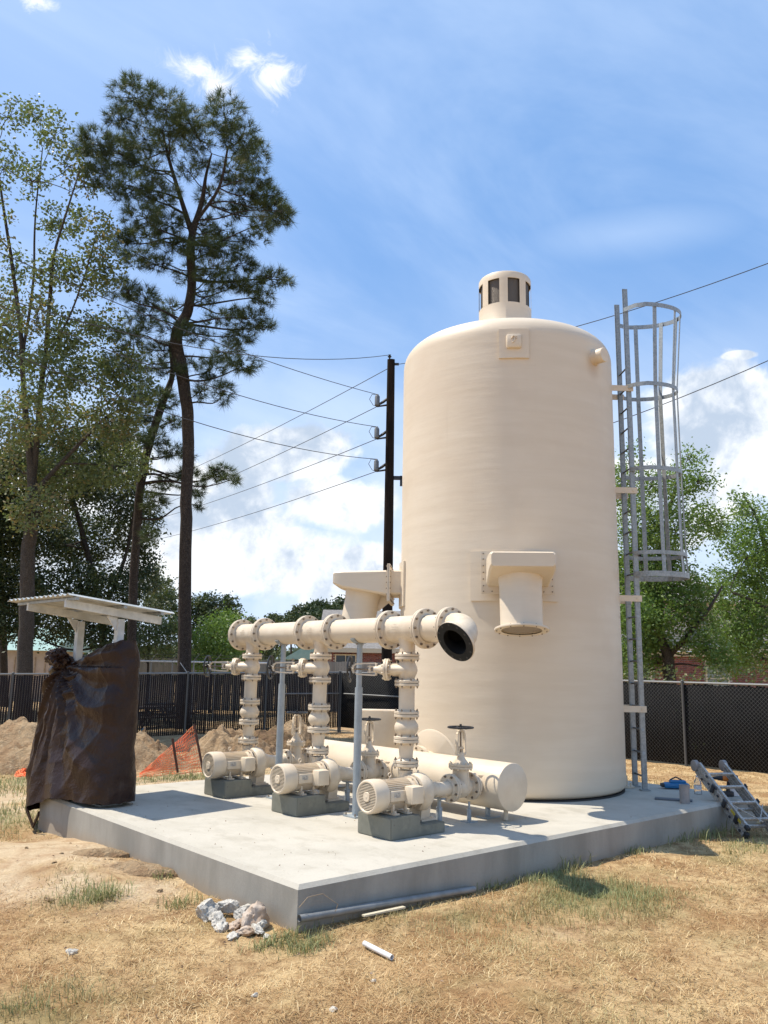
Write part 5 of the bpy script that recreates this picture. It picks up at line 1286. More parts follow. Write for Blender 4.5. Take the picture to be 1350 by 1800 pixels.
def window(root, A, d, nrm, u0, u1, z0_, z1_, glass='glass', trim='trim'):
    rot = Matrix((d, nrm, Z)).transposed(); c = A+d*(u0+u1)/2+Z*(z0_+z1_)/2
    mb = MB(); w_, h_ = u1-u0, z1_-z0_
    for s_ in (-1, 1): mb.box(c+d*s_*(w_/2)+nrm*.03, (.07, .06, h_+.07), rot); mb.box(c+Z*s_*(h_/2)+nrm*.031, (w_-.07, .06, .07), rot)
    mb.box(c+nrm*.028, (w_, .03, .035), rot); mb.box(c+nrm*.026, (.035, .03, h_), rot)
    fr = mb.build('window', trim, root, smooth=False, kind=None)
    MB().box(c-nrm*.005, (w_, .02, h_), rot).build('pane', glass, fr, smooth=False)
# house behind the green trees, right
hr = thing('two_storey_house', tuple(wallframe(1200, 33)-Z*.4), 'two storey cream sided house with red brick lower wall behind the trees', 'house')
A = wallframe(1050, 33); B_ = wallframe(1460, 33); d = (B_-A).normalized(); nrm = Vector((d.y, -d.x, 0))
if nrm.dot(Vector(CAM)-A) < 0: nrm = -nrm
L = (B_-A).length; rot = Matrix((d, nrm, Z)).transposed()
MB().box(A+d*L/2-nrm*3.02+Z*.9, (L, 6., 2.7), rot).build('wall', 'mortar', hr, smooth=False)
brickwork(hr, A-nrm*.02, d, nrm, L, -.4, 2.22, holes=[(4.35, 5.35, .5, 2.2), (1.2, 2.2, .5, 2.2)])
window(hr, A, d, nrm, 4.4, 5.3, .6, 2.15, 'greyblind'); window(hr, A, d, nrm, 1.25, 2.15, .6, 2.15)
MB().box(A+d*L/2+Z*2.33+nrm*.05, (L, .22, .18), rot).box(A+d*L/2+Z*2.52+nrm*.12, (L, .40, .16), rot).build('eave_trim', 'trim', hr, smooth=False)
MB().box(A+d*(L/2)-nrm*3.2+Z*3.5, (L-.1, 5.9, 1.75), rot).build('upper_wall', 'siding', hr, smooth=False)
for i in range(11):
    z = 2.64+.165*i; MB().prism([A+Z*(z)-nrm*.24, A+Z*(z)-nrm*.205, A+Z*(z+.17)-nrm*.235, A+Z*(z+.17)-nrm*.25], d*L).build('siding_board', 'siding', hr, smooth=False)
window(hr, A-nrm*.18, d, nrm, 3.9, 4.7, 2.95, 4.1, 'greyblind'); window(hr, A-nrm*.18, d, nrm, 1.6, 2.4, 2.95, 4.1)
mb = MB(); a = A-nrm*-.25+Z*4.45; 
mb.prism([a-d*.3, a-d*.3-nrm*6.8, a-d*.3-nrm*3.4+Z*1.55], d*5.6); mb.build('roof', 'roof1', hr, smooth=False)
mb = MB(); mb.box(A+d*(L-1.9)-nrm*3+Z*4.45, (4.6, 6.2, .14), rot); mb.build('flat_roof', 'siding', hr, smooth=False)
for u in (6.55, 8.6): MB().cyl(A+d*u-nrm*1.2+Z*4.5, A+d*u-nrm*1.2+Z*5.0, .05, n=10).build('vent_pipe', 'fpost', hr)
# brick bungalow behind the header
hb = thing('brick_house', tuple(wallframe(650, 46)-Z*.5), 'low red brick house with grey shingle roof behind the high pipe', 'house')
A = wallframe(572, 46); B_ = wallframe(800, 46); d = (B_-A).normalized(); nrm = Vector((d.y, -d.x, 0))
if nrm.dot(Vector(CAM)-A) < 0: nrm = -nrm
L = (B_-A).length; rot = Matrix((d, nrm, Z)).transposed()
MB().box(A+d*L/2-nrm*3.52+Z*.95, (L, 7., 2.9), rot).build('wall', 'mortar', hb, smooth=False)
brickwork(hb, A-nrm*.02, d, nrm, L, -.5, 2.38, holes=[(.5, 1.75, .8, 2.3), (4.0, 4.5, .6, 2.3)])
window(hb, A, d, nrm, .55, 1.7, .9, 2.25); window(hb, A, d, nrm, 4.02, 4.48, .7, 2.25)
MB().box(A+d*L/2+Z*2.50+nrm*.35, (L+.8, .12, .24), rot).box(A+d*L/2+Z*2.40+nrm*.16, (L+.6, .36, .04), rot).build('fascia', 'trim', hb, smooth=False)
a = A+nrm*.42+Z*2.62
MB().prism([a-d*.5, a-d*.5-nrm*7.8, a-d*.5+d*0-nrm*3.9+Z*2.4], d*(L+1)).build('roof', 'roof1', hb, smooth=False)
# far left building
hl = thing('tan_building', tuple(wallframe(10, 44)-Z*.5), 'tan wall building with pale green roof edge at the far left', 'house')
A = wallframe(-60, 44); B_ = wallframe(86, 44); d = (B_-A).normalized(); nrm = Vector((d.y, -d.x, 0))
if nrm.dot(Vector(CAM)-A) < 0: nrm = -nrm
L = (B_-A).length; rot = Matrix((d, nrm, Z)).transposed()
MB().box(A+d*L/2-nrm*2.5+Z*.8, (L, 5., 2.7), rot).build('wall', 'tanwall', hl, smooth=False)
a = A+nrm*.4+Z*2.15
MB().prism([a-d*.4, a-d*.4-nrm*5.8, a-d*.4-nrm*2.9+Z*1.3], d*(L+.8)).build('roof', 'roofgreen', hl, smooth=False)
for i in range(9): MB().box(A+d*(.4+i*.55)+nrm*.03+Z*.7, (.05, .04, 2.2), rot).build('batten', 'stake', hl, smooth=False)
# small green roofed kiosk
kk = thing('green_roof_kiosk', tuple(wallframe(535, 58)-Z*.5), 'small gabled shelter with green roof seen under the high pipe', 'shelter')
A = wallframe(508, 58); d = Vector(CR); d.z = 0; d.normalize(); nrm = Vector((d.y, -d.x, 0)); 
if nrm.dot(Vector(CAM)-A) < 0: nrm = -nrm
for u in (.25, 2.5): MB().box(A+d*u+Z*.8, (.14, .14, 2.6), Matrix((d, nrm, Z)).transposed()).build('post', 'stake', kk, smooth=False)
a = A+Z*2.05
MB().prism([a-d*.5, a+d*3.3, a+d*1.4+Z*1.15], -nrm*3).build('roof', 'roofgreen', kk, smooth=False)
MB().box(A+d*1.38-nrm*1.5+Z*.8, (2.1, 2.0, 2.5), Matrix((d, nrm, Z)).transposed()).build('booth', 'blackp', kk, smooth=False)
# weathered board fence
bf = thing('board_fence', tuple(wallframe(450, 39)-Z*.5), 'long weathered grey board fence between the pine trunks and the brick house', 'fence')
A = wallframe(225, 38); B_ = wallframe(720, 40); d = (B_-A).normalized(); nrm = Vector((d.y, -d.x, 0)); L = (B_-A).length; n = int(L/.145); mb = MB(); rot = Matrix((d, nrm, Z)).transposed()
for i in range(n):
    mb.box(A+d*(i+.5)*.145+Z*(.62+rnd.uniform(-.012, .012))+nrm*rnd.uniform(-.004, .004), (.136, .02, 2.4), rot)
mb.build('fence_boards', 'woodfence', bf, smooth=False, kind='stuff')
for z in (1.2, .2): MB().box(A+d*L/2+Z*z-nrm*.04, (L, .04, .09), rot).build('rail', 'woodfence', bf, smooth=False)
# white-pipe frame fence in front of it
pf_ = thing('pipe_rail_fence', tuple(wallframe(340, 33)-Z*.6), 'pale pipe rail fence with thin posts in front of the grey boards', 'fence')
A = wallframe(170, 33); B_ = wallframe(470, 33.5); d = (B_-A).normalized(); L = (B_-A).length
MB().cyl(A+Z*1.66, B_+Z*1.66, .035, n=8).build('top_rail', 'pvcw', pf_)
for i in range(8):
    p = A+d*L*(i+.5)/8; MB().cyl(p-Z*.7, p+Z*1.72, .032, n=8).build('post', 'frail', pf_)
    MB().cyl(p+Z*1.72, p+Z*2.0+Vector((.15, -.2, 0)), .014, n=6).build('barb_arm', 'frail', pf_)
for z in (1.82, 1.93): MB().cyl(A+Z*z, B_+Z*z, .007, n=5).build('barbed_wire', 'wire', pf_)
# picnic tables beyond the slats
def table(px, dep, lab):
    c = wallframe(px, dep)-Z*.62; root = thing('picnic_table', tuple(c), lab, 'table', 'picnic tables beyond the slatted fence'); a = rotz(.3)
    MB().box(c+Z*.74, (1.8, .72, .05), a).build('table_top', 'benchdark', root, smooth=False)
    for s_ in (-1, 1):
        MB().box(c+a@Vector((0, s_*.62, .44)), (1.8, .26, .045), a).build('bench', 'benchdark', root, smooth=False)
        x = s_*.62
        MB().strip([c+a@Vector((x, -.62, 0)), c+a@Vector((x, -.25, .72))], a@Vector((.07, 0, 0)), Z*.07).strip([c+a@Vector((x, .62, 0)), c+a@Vector((x, .25, .72))], a@Vector((.07, 0, 0)), Z*.07).build('leg_frame', 'benchdark', root, smooth=False)
        MB().box(c+a@Vector((x, 0, .40)), (.07, 1.4, .06), a).build('cross_bar', 'benchdark', root, smooth=False)
table(262, 27.5, 'dark picnic table seen through the fence nearest the tarp'); table(300, 30, 'dark picnic table seen through the fence beside the pine trunk')
print('tree faces', cnt)

# ------------------------------------------------------------------ dug earth, netting, stakes
def mound(name, c, rx, ry, h, rot, matn, lab, n=110, rough=.20, lumps=1.):
    c = Vector(c); gb = gh(c.x, c.y); V = []; ca, sa = math.cos(rot), math.sin(rot); N = n
    for j in range(N+1):
        for i in range(N+1):
            u = -1.25+2.5*i/N; v = -1.25+2.5*j/N; r = math.hypot(u, v)
            x = c.x+(u*rx)*ca-(v*ry)*sa; y = c.y+(u*rx)*sa+(v*ry)*ca
            rr_ = r+.25*noise.noise(Vector((x*.8, y*.8, 3)))
            base = max(0, 1-rr_*rr_)**.9 if rr_ < 1 else 0
            k = base*h*(1+.35*noise.noise(Vector((x*1.1, y*1.1, 7))))
            f_ = noise.fractal(Vector((x*2.6, y*2.6, 1)), 1., 2., 4)*rough*.55
            wx, wy = x+.12*noise.noise(Vector((x*3, y*3, 8))), y+.12*noise.noise(Vector((x*3, y*3, 12)))
            vd = noise.voronoi(Vector((wx*4.7, wy*4.7, 0)))[0]; lump = (.5-vd[0])*.16*(.4+abs(noise.noise(Vector((x*2, y*2, 3))))*2.4)+(.5-noise.voronoi(Vector((wx*12, wy*12, 4)))[0][0])*.07
            m_ = min(1, base*3.2)
            z = gb+k+(f_+lump*lumps)*m_-(.06 if m_ < .05 else 0)*1.6
            V.append((x, y, z))
    F = [(j*(N+1)+i, j*(N+1)+i+1, (j+1)*(N+1)+i+1, (j+1)*(N+1)+i) for j in range(N) for i in range(N)]
    solo(MB().add(V, F), name, matn, lab, 'dirt pile', (c.x, c.y, gb), 'heaps of dug earth behind the slab', ang=180)
def GP(px, py, z=-.42): q = on(px, py, 2, z); return Vector((q[0], q[1], z))
mound('dirt_mound', GP(60, 1345), 3.2, 1.6, .74, -.75, 'soil', 'large pale dug soil heap at the left edge behind the tarp', 130)
mound('dirt_mound', GP(228, 1345), 1.15, .75, .62, -.7, 'soil', 'small pale soil heap just right of the brown tarp')
mound('dirt_mound', GP(405, 1345), 1.15, .9, .60, -.6, 'soil', 'crumbly soil heap behind the leftmost pump')
mound('dirt_mound', GP(468, 1335), 1.2, .9, .62, -.4, 'soildark', 'dark soil heap between the leftmost riser and steel post')
mound('dirt_mound', GP(518, 1322), 1.0, .7, .74, -.4, 'soil', 'soil heap seen behind the leftmost suction valve')
mound('dirt_mound', GP(170, 1512, -.3), .30, .20, .06, -.2, 'soil', 'small clod heap against the slab left face', 60, lumps=.22, rough=.07)
mound('dirt_mound', GP(245, 1538, -.3), .42, .20, .05, -.9, 'soil', 'crumbled soil lip along the slab left face', 60, lumps=.22, rough=.07)
# netting
def net(name, lab, corners, nu, nv, wob, parent_label_cat='netting', r=.005, amp=.06):
    a, b_, c, d = [Vector(q) for q in corners]   # a-b bottom, d-c top
    def S(u, v):
        p = (a.lerp(b_, u)).lerp(d.lerp(c, u), v)
        return p+Vector((noise.noise(Vector((u*5, v*3, wob))), noise.noise(Vector((u*5, v*3, wob+5))), noise.noise(Vector((u*7, v*4, wob+9)))*.5))*amp
    root = thing(name, tuple(a), lab, parent_label_cat); mb = MB()
    V = []; F = []
    def ribbon(pts, w_):
        o = len(mb.v); V = []; F = []
        for i, p in enumerate(pts): V += [p-Z*w_, p+Z*w_*.2+Vector((w_, w_*.3, w_))]
        for i in range(len(pts)-1): F.append((2*i, 2*i+1, 2*i+3, 2*i+2))
        mb.add(V, F)
    for j in range(nv+1): ribbon([S(i/24, j/nv) for i in range(25)], r)
    for i in range(nu+1): ribbon([S(i/nu, j/12) for j in range(13)], r)
    o = mb.build('net_mesh', 'orange', root, smooth=False, kind='stuff'); md = o.modifiers.new('t', 'SOLIDIFY'); md.thickness = .003
    return root
q0, q1 = Vector(at(240, 1366, 14.0)), Vector(at(357, 1356, 14.3)); t1 = Vector(at(341, 1276, 14.6)); t0 = Vector(at(255, 1352, 14.1))
nr_ = net('safety_netting', 'orange plastic safety netting sagging between dark stakes behind the slab', (q0, q1, t1, t0), 34, 12, 1., r=.0065)
m1 = Vector(at(303, 1300, 14.3)); m2 = Vector(at(313, 1362, 14.2))
MB().tube([m2, m1+Z*.02], .022, 8).build('net_stake', 'rstake', nr_); MB().tube([Vector(at(358, 1360, 14.3)), t1+Z*.03], .022, 8).build('net_stake', 'rstake', nr_)
e0, e1 = GP(28, 1372), GP(62, 1366)
net('safety_netting', 'crumpled orange netting lying on the grass left of the tarp', (e0+Z*.02, e1+Z*.02, e1+Vector((.1, .45, .14)), e0+Vector((.1, .35, .10))), 16, 8, 4., r=.010, amp=.10)
st = GP(252, 1322, -.55); ws = thing('survey_stake', tuple(st), 'wooden survey stake with a blue ribbon behind the dirt heap', 'stake')
top = Vector(at(254, 1278, (st-Vector(CAM)).dot(Vector(CF))))
MB().strip([st, top], Vector(CR)*.05, Vector(CF)*.02).build('stake_lath', 'stake', ws, smooth=False)
MB().strip([top-Z*.02, top-Z*.06-Vector(CR)*.06, top-Z*.16-Vector(CR)*.10], Vector(CF)*.05, [Z*.01, Z*.01, Z*.01]).build('ribbon', 'blue', ws, smooth=False)

# ------------------------------------------------------------------ rubble, pipes, small things on the ground
def rock(name, px, py, size, sq, matn, lab, cat='rubble', grp=None, seed=0, zoff=0., rough=.42, angular=True, zp=-.33):
    q = on(px, py, 2, zp); x, y = q[0], q[1]; z = gh(x, y)+size*sq[2]*.28+zoff
    bm = bmesh.new(); bmesh.ops.create_icosphere(bm, subdivisions=4, radius=1)
    r_ = random.Random(seed); planes = [(Vector((r_.uniform(-1, 1), r_.uniform(-1, 1), r_.uniform(-1, 1))).normalized(), r_.uniform(.50, .80)) for _ in range(11 if angular else 4)]
    a = rotz(r_.uniform(0, 6))@Matrix.Rotation(r_.uniform(-.3, .3), 3, 'X')
    V = []
    for v in bm.verts:
        p = v.co.copy()
        for n_, d_ in planes:
            k = p.dot(n_)
            if k > d_: p -= n_*(k-d_)
        p += v.co*(noise.fractal(p*3+Vector((seed, 0, 0)), 1., 2., 4)*rough*.35+noise.noise(p*11)*rough*.12)
        p = a@Vector((p.x*sq[0], p.y*sq[1], p.z*sq[2]))*size*.82
        V.append(Vector((x, y, z))+p)
    F = [[v.index for v in f.verts] for f in bm.faces]; bm.free()
    return solo(MB().add(V, F), name, matn, lab, cat, (x, y, z), grp, ang=40)
G_ = 'broken concrete at the slab corner'
rock('concrete_chunk', 366, 1612, .135, (1.45, 1.0, .95), 'rubble', 'largest white broken concrete chunk, leftmost of the rubble heap', grp=G_, seed=1)
rock('concrete_chunk', 402, 1611, .085, (1.5, .8, .7), 'rubble', 'narrow white concrete fragment propped up behind the rubble heap', grp=G_, seed=2, zoff=.05)
rock('concrete_chunk', 424, 1618, .080, (1.2, .9, .8), 'rubble', 'rounded grey white concrete lump in the middle of the rubble heap', grp=G_, seed=3, zoff=.03, angular=False)
rock('concrete_chunk', 392, 1633, .085, (1.3, .9, .8), 'rubble', 'small rough white chunk in front of the largest rubble chunk', grp=G_, seed=4)
rock('concrete_chunk', 410, 1646, .075, (1.6, 1., .45), 'rubble', 'flat white concrete flake lying lowest in the rubble heap', grp=G_, seed=5)
rock('concrete_chunk', 445, 1631, .135, (1.3, .9, 1.1), 'rubbleb', 'large brownish concrete lump, rightmost of the rubble heap', grp=G_, seed=6, zoff=.02)
rock('concrete_chunk', 453, 1641, .095, (1.4, .7, .5), 'rubble', 'grey split slab piece leaning on the brownish lump', grp=G_, seed=7, zoff=.01)
rock('concrete_chunk', 452, 1608, .05, (.6, .6, 2.4), 'rubble', 'upright sliver of concrete standing against the slab face', grp=G_, seed=8, zoff=.07)
rock('concrete_chunk', 469, 1647, .04, (1.5, .8, .6), 'rubble', 'tiny pale concrete crumb beside the green tuft at the corner', grp=G_, seed=9)
for k, (px, py, s_, sq, mt_, lab) in enumerate([(382, 1626, .085, (1.2, 1., .9), 'rubble', 'white rubble chunk wedged between the largest chunk and the small rough one'), (430, 1644, .07, (1.2, 1., .7), 'rubbleb', 'brown rubble lump in front of the large brownish piece'), (414, 1632, .075, (1., 1., .8), 'rubbleb', 'shadowed brown lump in the middle of the rubble heap'), (436, 1610, .085, (1.3, .8, .9), 'rubble', 'pale rubble piece behind the large brownish lump'), (462, 1634, .07, (1.1, .8, 1.1), 'rubble', 'narrow pale piece at the right end of the rubble heap by the slab')]):
    rock('concrete_chunk', px, py, s_, sq, mt_, lab, grp=G_, seed=40+k, zoff=.01)
for k, (px, py, s_, lab) in enumerate([(125, 1678, .045, 'small pale stone alone in the grass at lower left'), (585, 1776, .028, 'small white pebble near the bottom centre of the grass'), (657, 1724, .022, 'tiny white pebble below the short grey pipe'), (270, 1497, .05, 'brown earth clod on the dirt by the slab left face'), (180, 1521, .035, 'small brown clod on the bare dirt path'), (152, 1455, .03, 'small pale stone near the foot of the tarp'), (448, 1748, .025, 'small grey stone in the grass left of bottom centre')]):
    rock('stone', px, py, s_, (1.3, 1, .7), 'rubble' if k != 3 and k != 4 else 'soil', lab, 'stone', seed=20+k)
for k in range(16):     # scattered clods on bare earth
    px, py = rnd.choice([(rnd.uniform(60, 330), rnd.uniform(1470, 1590)), (rnd.uniform(0, 250), rnd.uniform(1500, 1640))])
    q = on(px, py, 2, -.3)
    if q[0] > -.12: continue
    rock('dirt_clod', px, py, rnd.uniform(.012, .035), (1.2, 1, .7), 'soil', 'brown clod of earth on the bare ground left of the slab', 'clod', 'earth clods left of the slab', 60+k)
# grey conduit along the pad foot, lath, loose pipe
c0, c1 = Vector((-.02, -.055, -.205)), Vector((1.80, -.055, -.285))
mb = MB().tube([c0, c0.lerp(c1, .5)+Z*.004, c1], .026, 14, caps=False); mb.tube([c1, c0.lerp(c1, .5)+Z*.004, c0], .021, 14, caps=False); mb.lathe(c0+Vector((.03, 0, 0)), (1, 0, 0), [(0, .0), (.001, .022)], 12)
solo(mb, 'conduit_pipe', 'pvc', 'long grey plastic conduit lying against the foot of the slab', 'pipe', tuple(c0))
a, b_ = Vector((.50, -.14, -.255)), Vector((.93, -.12, -.270)); solo(MB().strip([a, b_], Vector((0, .035, 0)), Z*.012), 'wood_lath', 'trim', 'thin pale lath lying in front of the grey conduit', 'lath', tuple(a), smooth=False)
def onG(px, py, up):
    q = on(px, py, 2, -.33)
    for _ in range(4): q = on(px, py, 2, gh(q[0], q[1])+up)
    return Vector(q)
a, b_ = onG(640, 1658, .03), onG(689, 1683, .022)
mb = MB(); dd = (b_-a).normalized(); mb.lathe(a, dd, [(0, .013), (.0005, .0175), ((b_-a).length, .0175), ((b_-a).length, .013), (.01, .013)], 18, caps=False); mb.lathe(b_-dd*.04, dd, [(0, .001), (.0, .013)], 12, caps=False)
solo(mb, 'loose_pipe', 'pvcw', 'short white grey pipe lying loose on the dry grass in front of the slab', 'pipe', tuple(a))
a = Vector((-.01, -.03, -.12)); e_ = onG(583, 1627, .0)
solo(MB().tube([a+Z*-.02, a+Vector((.06, -.02, .045)), a+Vector((.18, -.04, .055)), a+Vector((.30, -.07, -.03)), e_+Z*.03, e_-Z*.01], .0028, 5), 'bent_wire', 'stake', 'thin bent wire arching out at the slab front corner', 'wire', tuple(a))
# things on the pad by the ladder
stp = Vector((5.93, .27, 0)); mb = MB().lathe(stp, (0, 0, 1), [(0, .058), (.215, .058), (.215, .050), (.02, .050)], 28, caps=False); mb.lathe(stp, (0, 0, 1), [(.205, .05), (.19, .001)], 20, caps=False)
solo(mb, 'pipe_stub', 'stub', 'short grey pipe standing upright on the slab right of the tank', 'pipe', tuple(stp))
tr = Vector((6.02, .47, 0)); rt_ = rotz(R(-62)); mb = MB().box(tr+Z*.010, (.44, .13, .02), rt_, .004)
solo(mb, 'metal_offcut', 'tray', 'flat dark metal strip lying behind the upright pipe stub', 'offcut', tuple(tr))
bt = thing('water_bottle', (6.80, .56, 0), 'clear plastic water bottle standing on the slab left of the folded ladder', 'bottle')
gl = bpy.data.materials.new('clear_plastic'); gl.use_nodes = True; gp_ = gl.node_tree.nodes['Principled BSDF']; gp_.inputs['Base Color'].default_value = (.85, .88, .9, 1); gp_.inputs['Transmission Weight'].default_value = .85; gp_.inputs['Roughness'].default_value = .12; gp_.inputs['IOR'].default_value = 1.2; M['clear'] = gl
MB().lathe((6.80, .56, 0), (0, 0, 1), [(0, .045), (.01, .048), (.12, .048), (.16, .044), (.20, .018), (.215, .018)], 20).build('bottle_body', 'clear', bt)
MB().lathe((6.80, .56, .212), (0, 0, 1), [(0, .02), (.022, .02)], 14).build('cap', 'white2', bt); MB().lathe((6.80, .56, .06), (0, 0, 1), [(0, .049), (.05, .049)], 20, caps=False).build('label_band', 'white2', bt)
bl = thing('blue_tool_bag', (7.0, .95, 0), 'small blue tool pouch lying on the slab behind the water bottle', 'tool bag')
mb = MB(); a = rotz(R(-48)); c = Vector((7.0, .98, .045)); mb.box(c, (.34, .15, .075), a, .03).box(c+a@Vector((.02, 0, .05)), (.22, .10, .04), a, .018); mb.build('pouch', 'blue', bl)
MB().box(c+a@Vector((-.17, 0, .0)), (.07, .10, .05), a, .012).build('flap', 'blackp', bl); MB().tube([c+a@Vector((-.08, 0, .07)), c+a@Vector((0, 0, .11)), c+a@Vector((.08, 0, .07))], .010, 6).build('handle', 'blackp', bl)
dr = thing('cordless_drill', (6.93, .22, 0), 'orange and black cordless drill standing behind the folded ladder', 'drill'); a = rotz(R(-48)); c = Vector((6.93, .22, 0))
MB().box(c+Z*.035, (.13, .09, .06), a, .010).build('battery', 'blackp', dr); MB().tube([c+Z*.06, c+a@Vector((.01, 0, .12)), c+a@Vector((.02, 0, .19))], [.026, .022, .026], 10).build('grip', 'blackp', dr)
MB().lathe(c+a@Vector((.12, 0, .225)), a@Vector((-1, 0, 0)), [(0, .030), (.01, .040), (.14, .042), (.18, .036)], 20).build('drill_body', 'drill', dr)
MB().lathe(c+a@Vector((-.06, 0, .225)), a@Vector((-1, 0, 0)), [(0, .034), (.05, .030), (.06, .024), (.12, .018), (.13, .006), (.18, .005)], 16).build('chuck', 'blackp', dr)
solo(MB().box(Vector((7.03, .20, .10)), (.12, .08, .20), a, .012), 'white_container', 'white2', 'small white container standing by the cordless drill', 'container', (7.03, .20, 0))

# ------------------------------------------------------------------ folded articulated ladder leaning on the pad edge
fl = thing('folded_ladder', (6.3, -.33, -.36), 'worn folded aluminium multi position ladder leaning on the slab right end', 'ladder')
BL = Vector((6.12, -.36, gh(6.12, -.36)+.02)); TL = Vector(on(1222, 1352, 1, .50)); WL_ = .40
D_ = (TL-BL).normalized(); WD = D_.cross(Z).normalized(); WD = WD if WD.dot(Vector(CR)) > 0 else -WD; NN = D_.cross(WD).normalized()
if NN.z < 0: NN = -NN
Ln = (TL-BL).length; RT = Matrix((WD, NN, D_)).transposed()
def LP(w_, n_, l_): return BL+WD*w_+NN*n_+D_*l_
for side, w0 in enumerate((0., WL_)):
    for k in range(4):
        n_ = -.02+.040*k; sp_ = (.014 if k % 2 else 0)*(1 if side == 0 else -1)
        l0 = .0 if k != 1 else .06; l1 = Ln-(.02 if k in (0, 3) else .06)
        if side == 1 and k == 3: l1 = Ln-.03
        mb = MB(); c = LP(w0+sp_, n_, (l0+l1)/2)
        mb.box(c, (.008, .040, l1-l0), RT)
        for s_ in (-1, 1): mb.box(c+NN*s_*.019+WD*(.012 if side == 0 else -.012), (.026, .005, l1-l0), RT)
        mb.build('ladder_rail', 'alu', fl, smooth=False)
    # hinge discs at the head
    for n_, l_, r_ in ((.04, Ln+.02, .070),):
        c = LP(w0, n_, l_); mb = MB().lathe(c-WD*.030, WD, [(0, .0), (0, r_-.008), (.006, r_), (.054, r_), (.060, r_-.008), (.060, .018), (.072, .018), (.072, 0)], 28, caps=False); mb.build('hinge', 'stub', fl)
    for k, l_ in enumerate((.20, .47, .74)): 
        MB().box(LP(w0+(-.022 if side == 0 else .022), .07, l_), (.018, .10, .060), RT, .004).build('lock_block', 'blackp', fl)
    mb = MB()
    for j in range(13): mb.box(LP(w0+(-.010 if side == 0 else .010), -.004+.052*(j % 3), .10+j*.075), (.018, .016, .030), RT)
    mb.build('rivets', 'blackp', fl, smooth=False, kind='stuff')
    MB().box(LP(w0, .02, -.015), (.050, .085, .06), RT, .008).build('foot', 'rubber', fl)
    MB().box(LP(w0, .115, .01), (.050, .045, .06), RT, .008).build('foot', 'rubber', fl)
for l_ in (.16, .44, .72, .96):
    for n_ in (.105, .0):
        if n_ < .05 and l_ > .5: continue
        MB().box(LP(WL_/2, n_, l_), (WL_-.03, .034, .028), RT, .004).build('rung', 'alu', fl)
MB().box(LP(-.020, .10, .22), (.003, .035, .22), RT).build('warning_sticker', 'yellow', fl, smooth=False)
for s_ in (-1, 1):
    MB().strip([LP(WL_/2-s_*.19, .15, .34), LP(WL_/2+s_*.02, .155, .06)], WD*.012, NN*.012).build('brace', 'alu', fl, smooth=False)

# ------------------------------------------------------------------ grass
N = 430000
ang = nrg.uniform(-.62, .62, N)+YAW; r_ = 3.2*np.exp(nrg.uniform(0, 1, N)**.92*math.log(30/3.2))
x = CAM[0]+r_*np.cos(ang); y = CAM[1]+r_*np.sin(ang)
gmk, dmk = masks(x, y)
nn = np.array([noise.noise(Vector((a*1.3, b_*1.3, 0)))+.6*noise.noise(Vector((a*5., b_*5., 3))) for a, b_ in zip(x[::1], y[::1])])
keep = ~((x > -.01) & (x < SX+.01) & (y > -.01) & (y < SY+.01)) & (y < 16.2) & (x < 13.2)
p_ = np.clip(.72+nn*.75, .06, 1)*np.clip(1.02-dmk*.97+gmk*.45, .0, 1)
keep &= nrg.uniform(0, 1, N) < p_
x, y, r_, gmk, nn = x[keep], y[keep], r_[keep], gmk[keep], nn[keep]; n = len(x)
z = gheight(x, y)
gp2 = np.array([noise.noise(Vector((a*.55+2, b_*.55+7, 5))) for a, b_ in zip(x, y)])
gfac = np.clip(gmk*(1.15+nn*.9)+np.clip(gp2-.12, 0, 1)*.9+nrg.normal(0, .10, n)+.05, 0, 1)
gtall = gfac > .45
Ln_ = np.where(gtall, nrg.uniform(.03, .085, n), nrg.uniform(.02, .085, n))*(1+.3*nn)
lean = np.where(gtall, nrg.uniform(.1, .8, n), nrg.uniform(.75, 1.5, n)); az = nrg.uniform(0, 2*math.pi, n)
dx = np.stack([np.cos(az)*np.sin(lean), np.sin(az)*np.sin(lean), np.cos(lean)], 1)
l2 = np.clip(lean+nrg.uniform(.1, .8, n), 0, 1.75); dx2 = np.stack([np.cos(az)*np.sin(l2), np.sin(az)*np.sin(l2), np.cos(l2)], 1)
sd_ = np.stack([-np.sin(az), np.cos(az), np.zeros(n)], 1); w_ = (nrg.uniform(.0011, .0024, n)*np.clip(r_/6, 1, 3.2))[:, None]
P0 = np.stack([x, y, z-.003], 1); P1 = P0+dx*(Ln_*.55)[:, None]; P2_ = P1+dx2*(Ln_*.55)[:, None]
V = np.stack([P0-sd_*w_, P0+sd_*w_, P1+sd_*w_*.8, P1-sd_*w_*.8, P2_], 1).reshape(-1, 3)
b0 = np.arange(n)*5; F = np.stack([np.stack([b0, b0+1, b0+2], 1), np.stack([b0, b0+2, b0+3], 1), np.stack([b0+3, b0+2, b0+4], 1)], 1).reshape(-1, 3)
big = np.array([noise.noise(Vector((a*.8+4, b_*.8, 9)))+.7*noise.noise(Vector((a*2.6, b_*2.6, 2))) for a, b_ in zip(x, y)])
tint = np.clip(nrg.normal(.47, .24, n)+nn*.12+big*.42, 0, 1)
o = npmesh('dry_grass', V, F, 'grassblade', None, {'green': np.repeat(gfac, 5), 'tint': np.repeat(tint, 5)}); tag(o, 'short dry straw grass with greener patches round the slab', 'grass', kind='stuff')
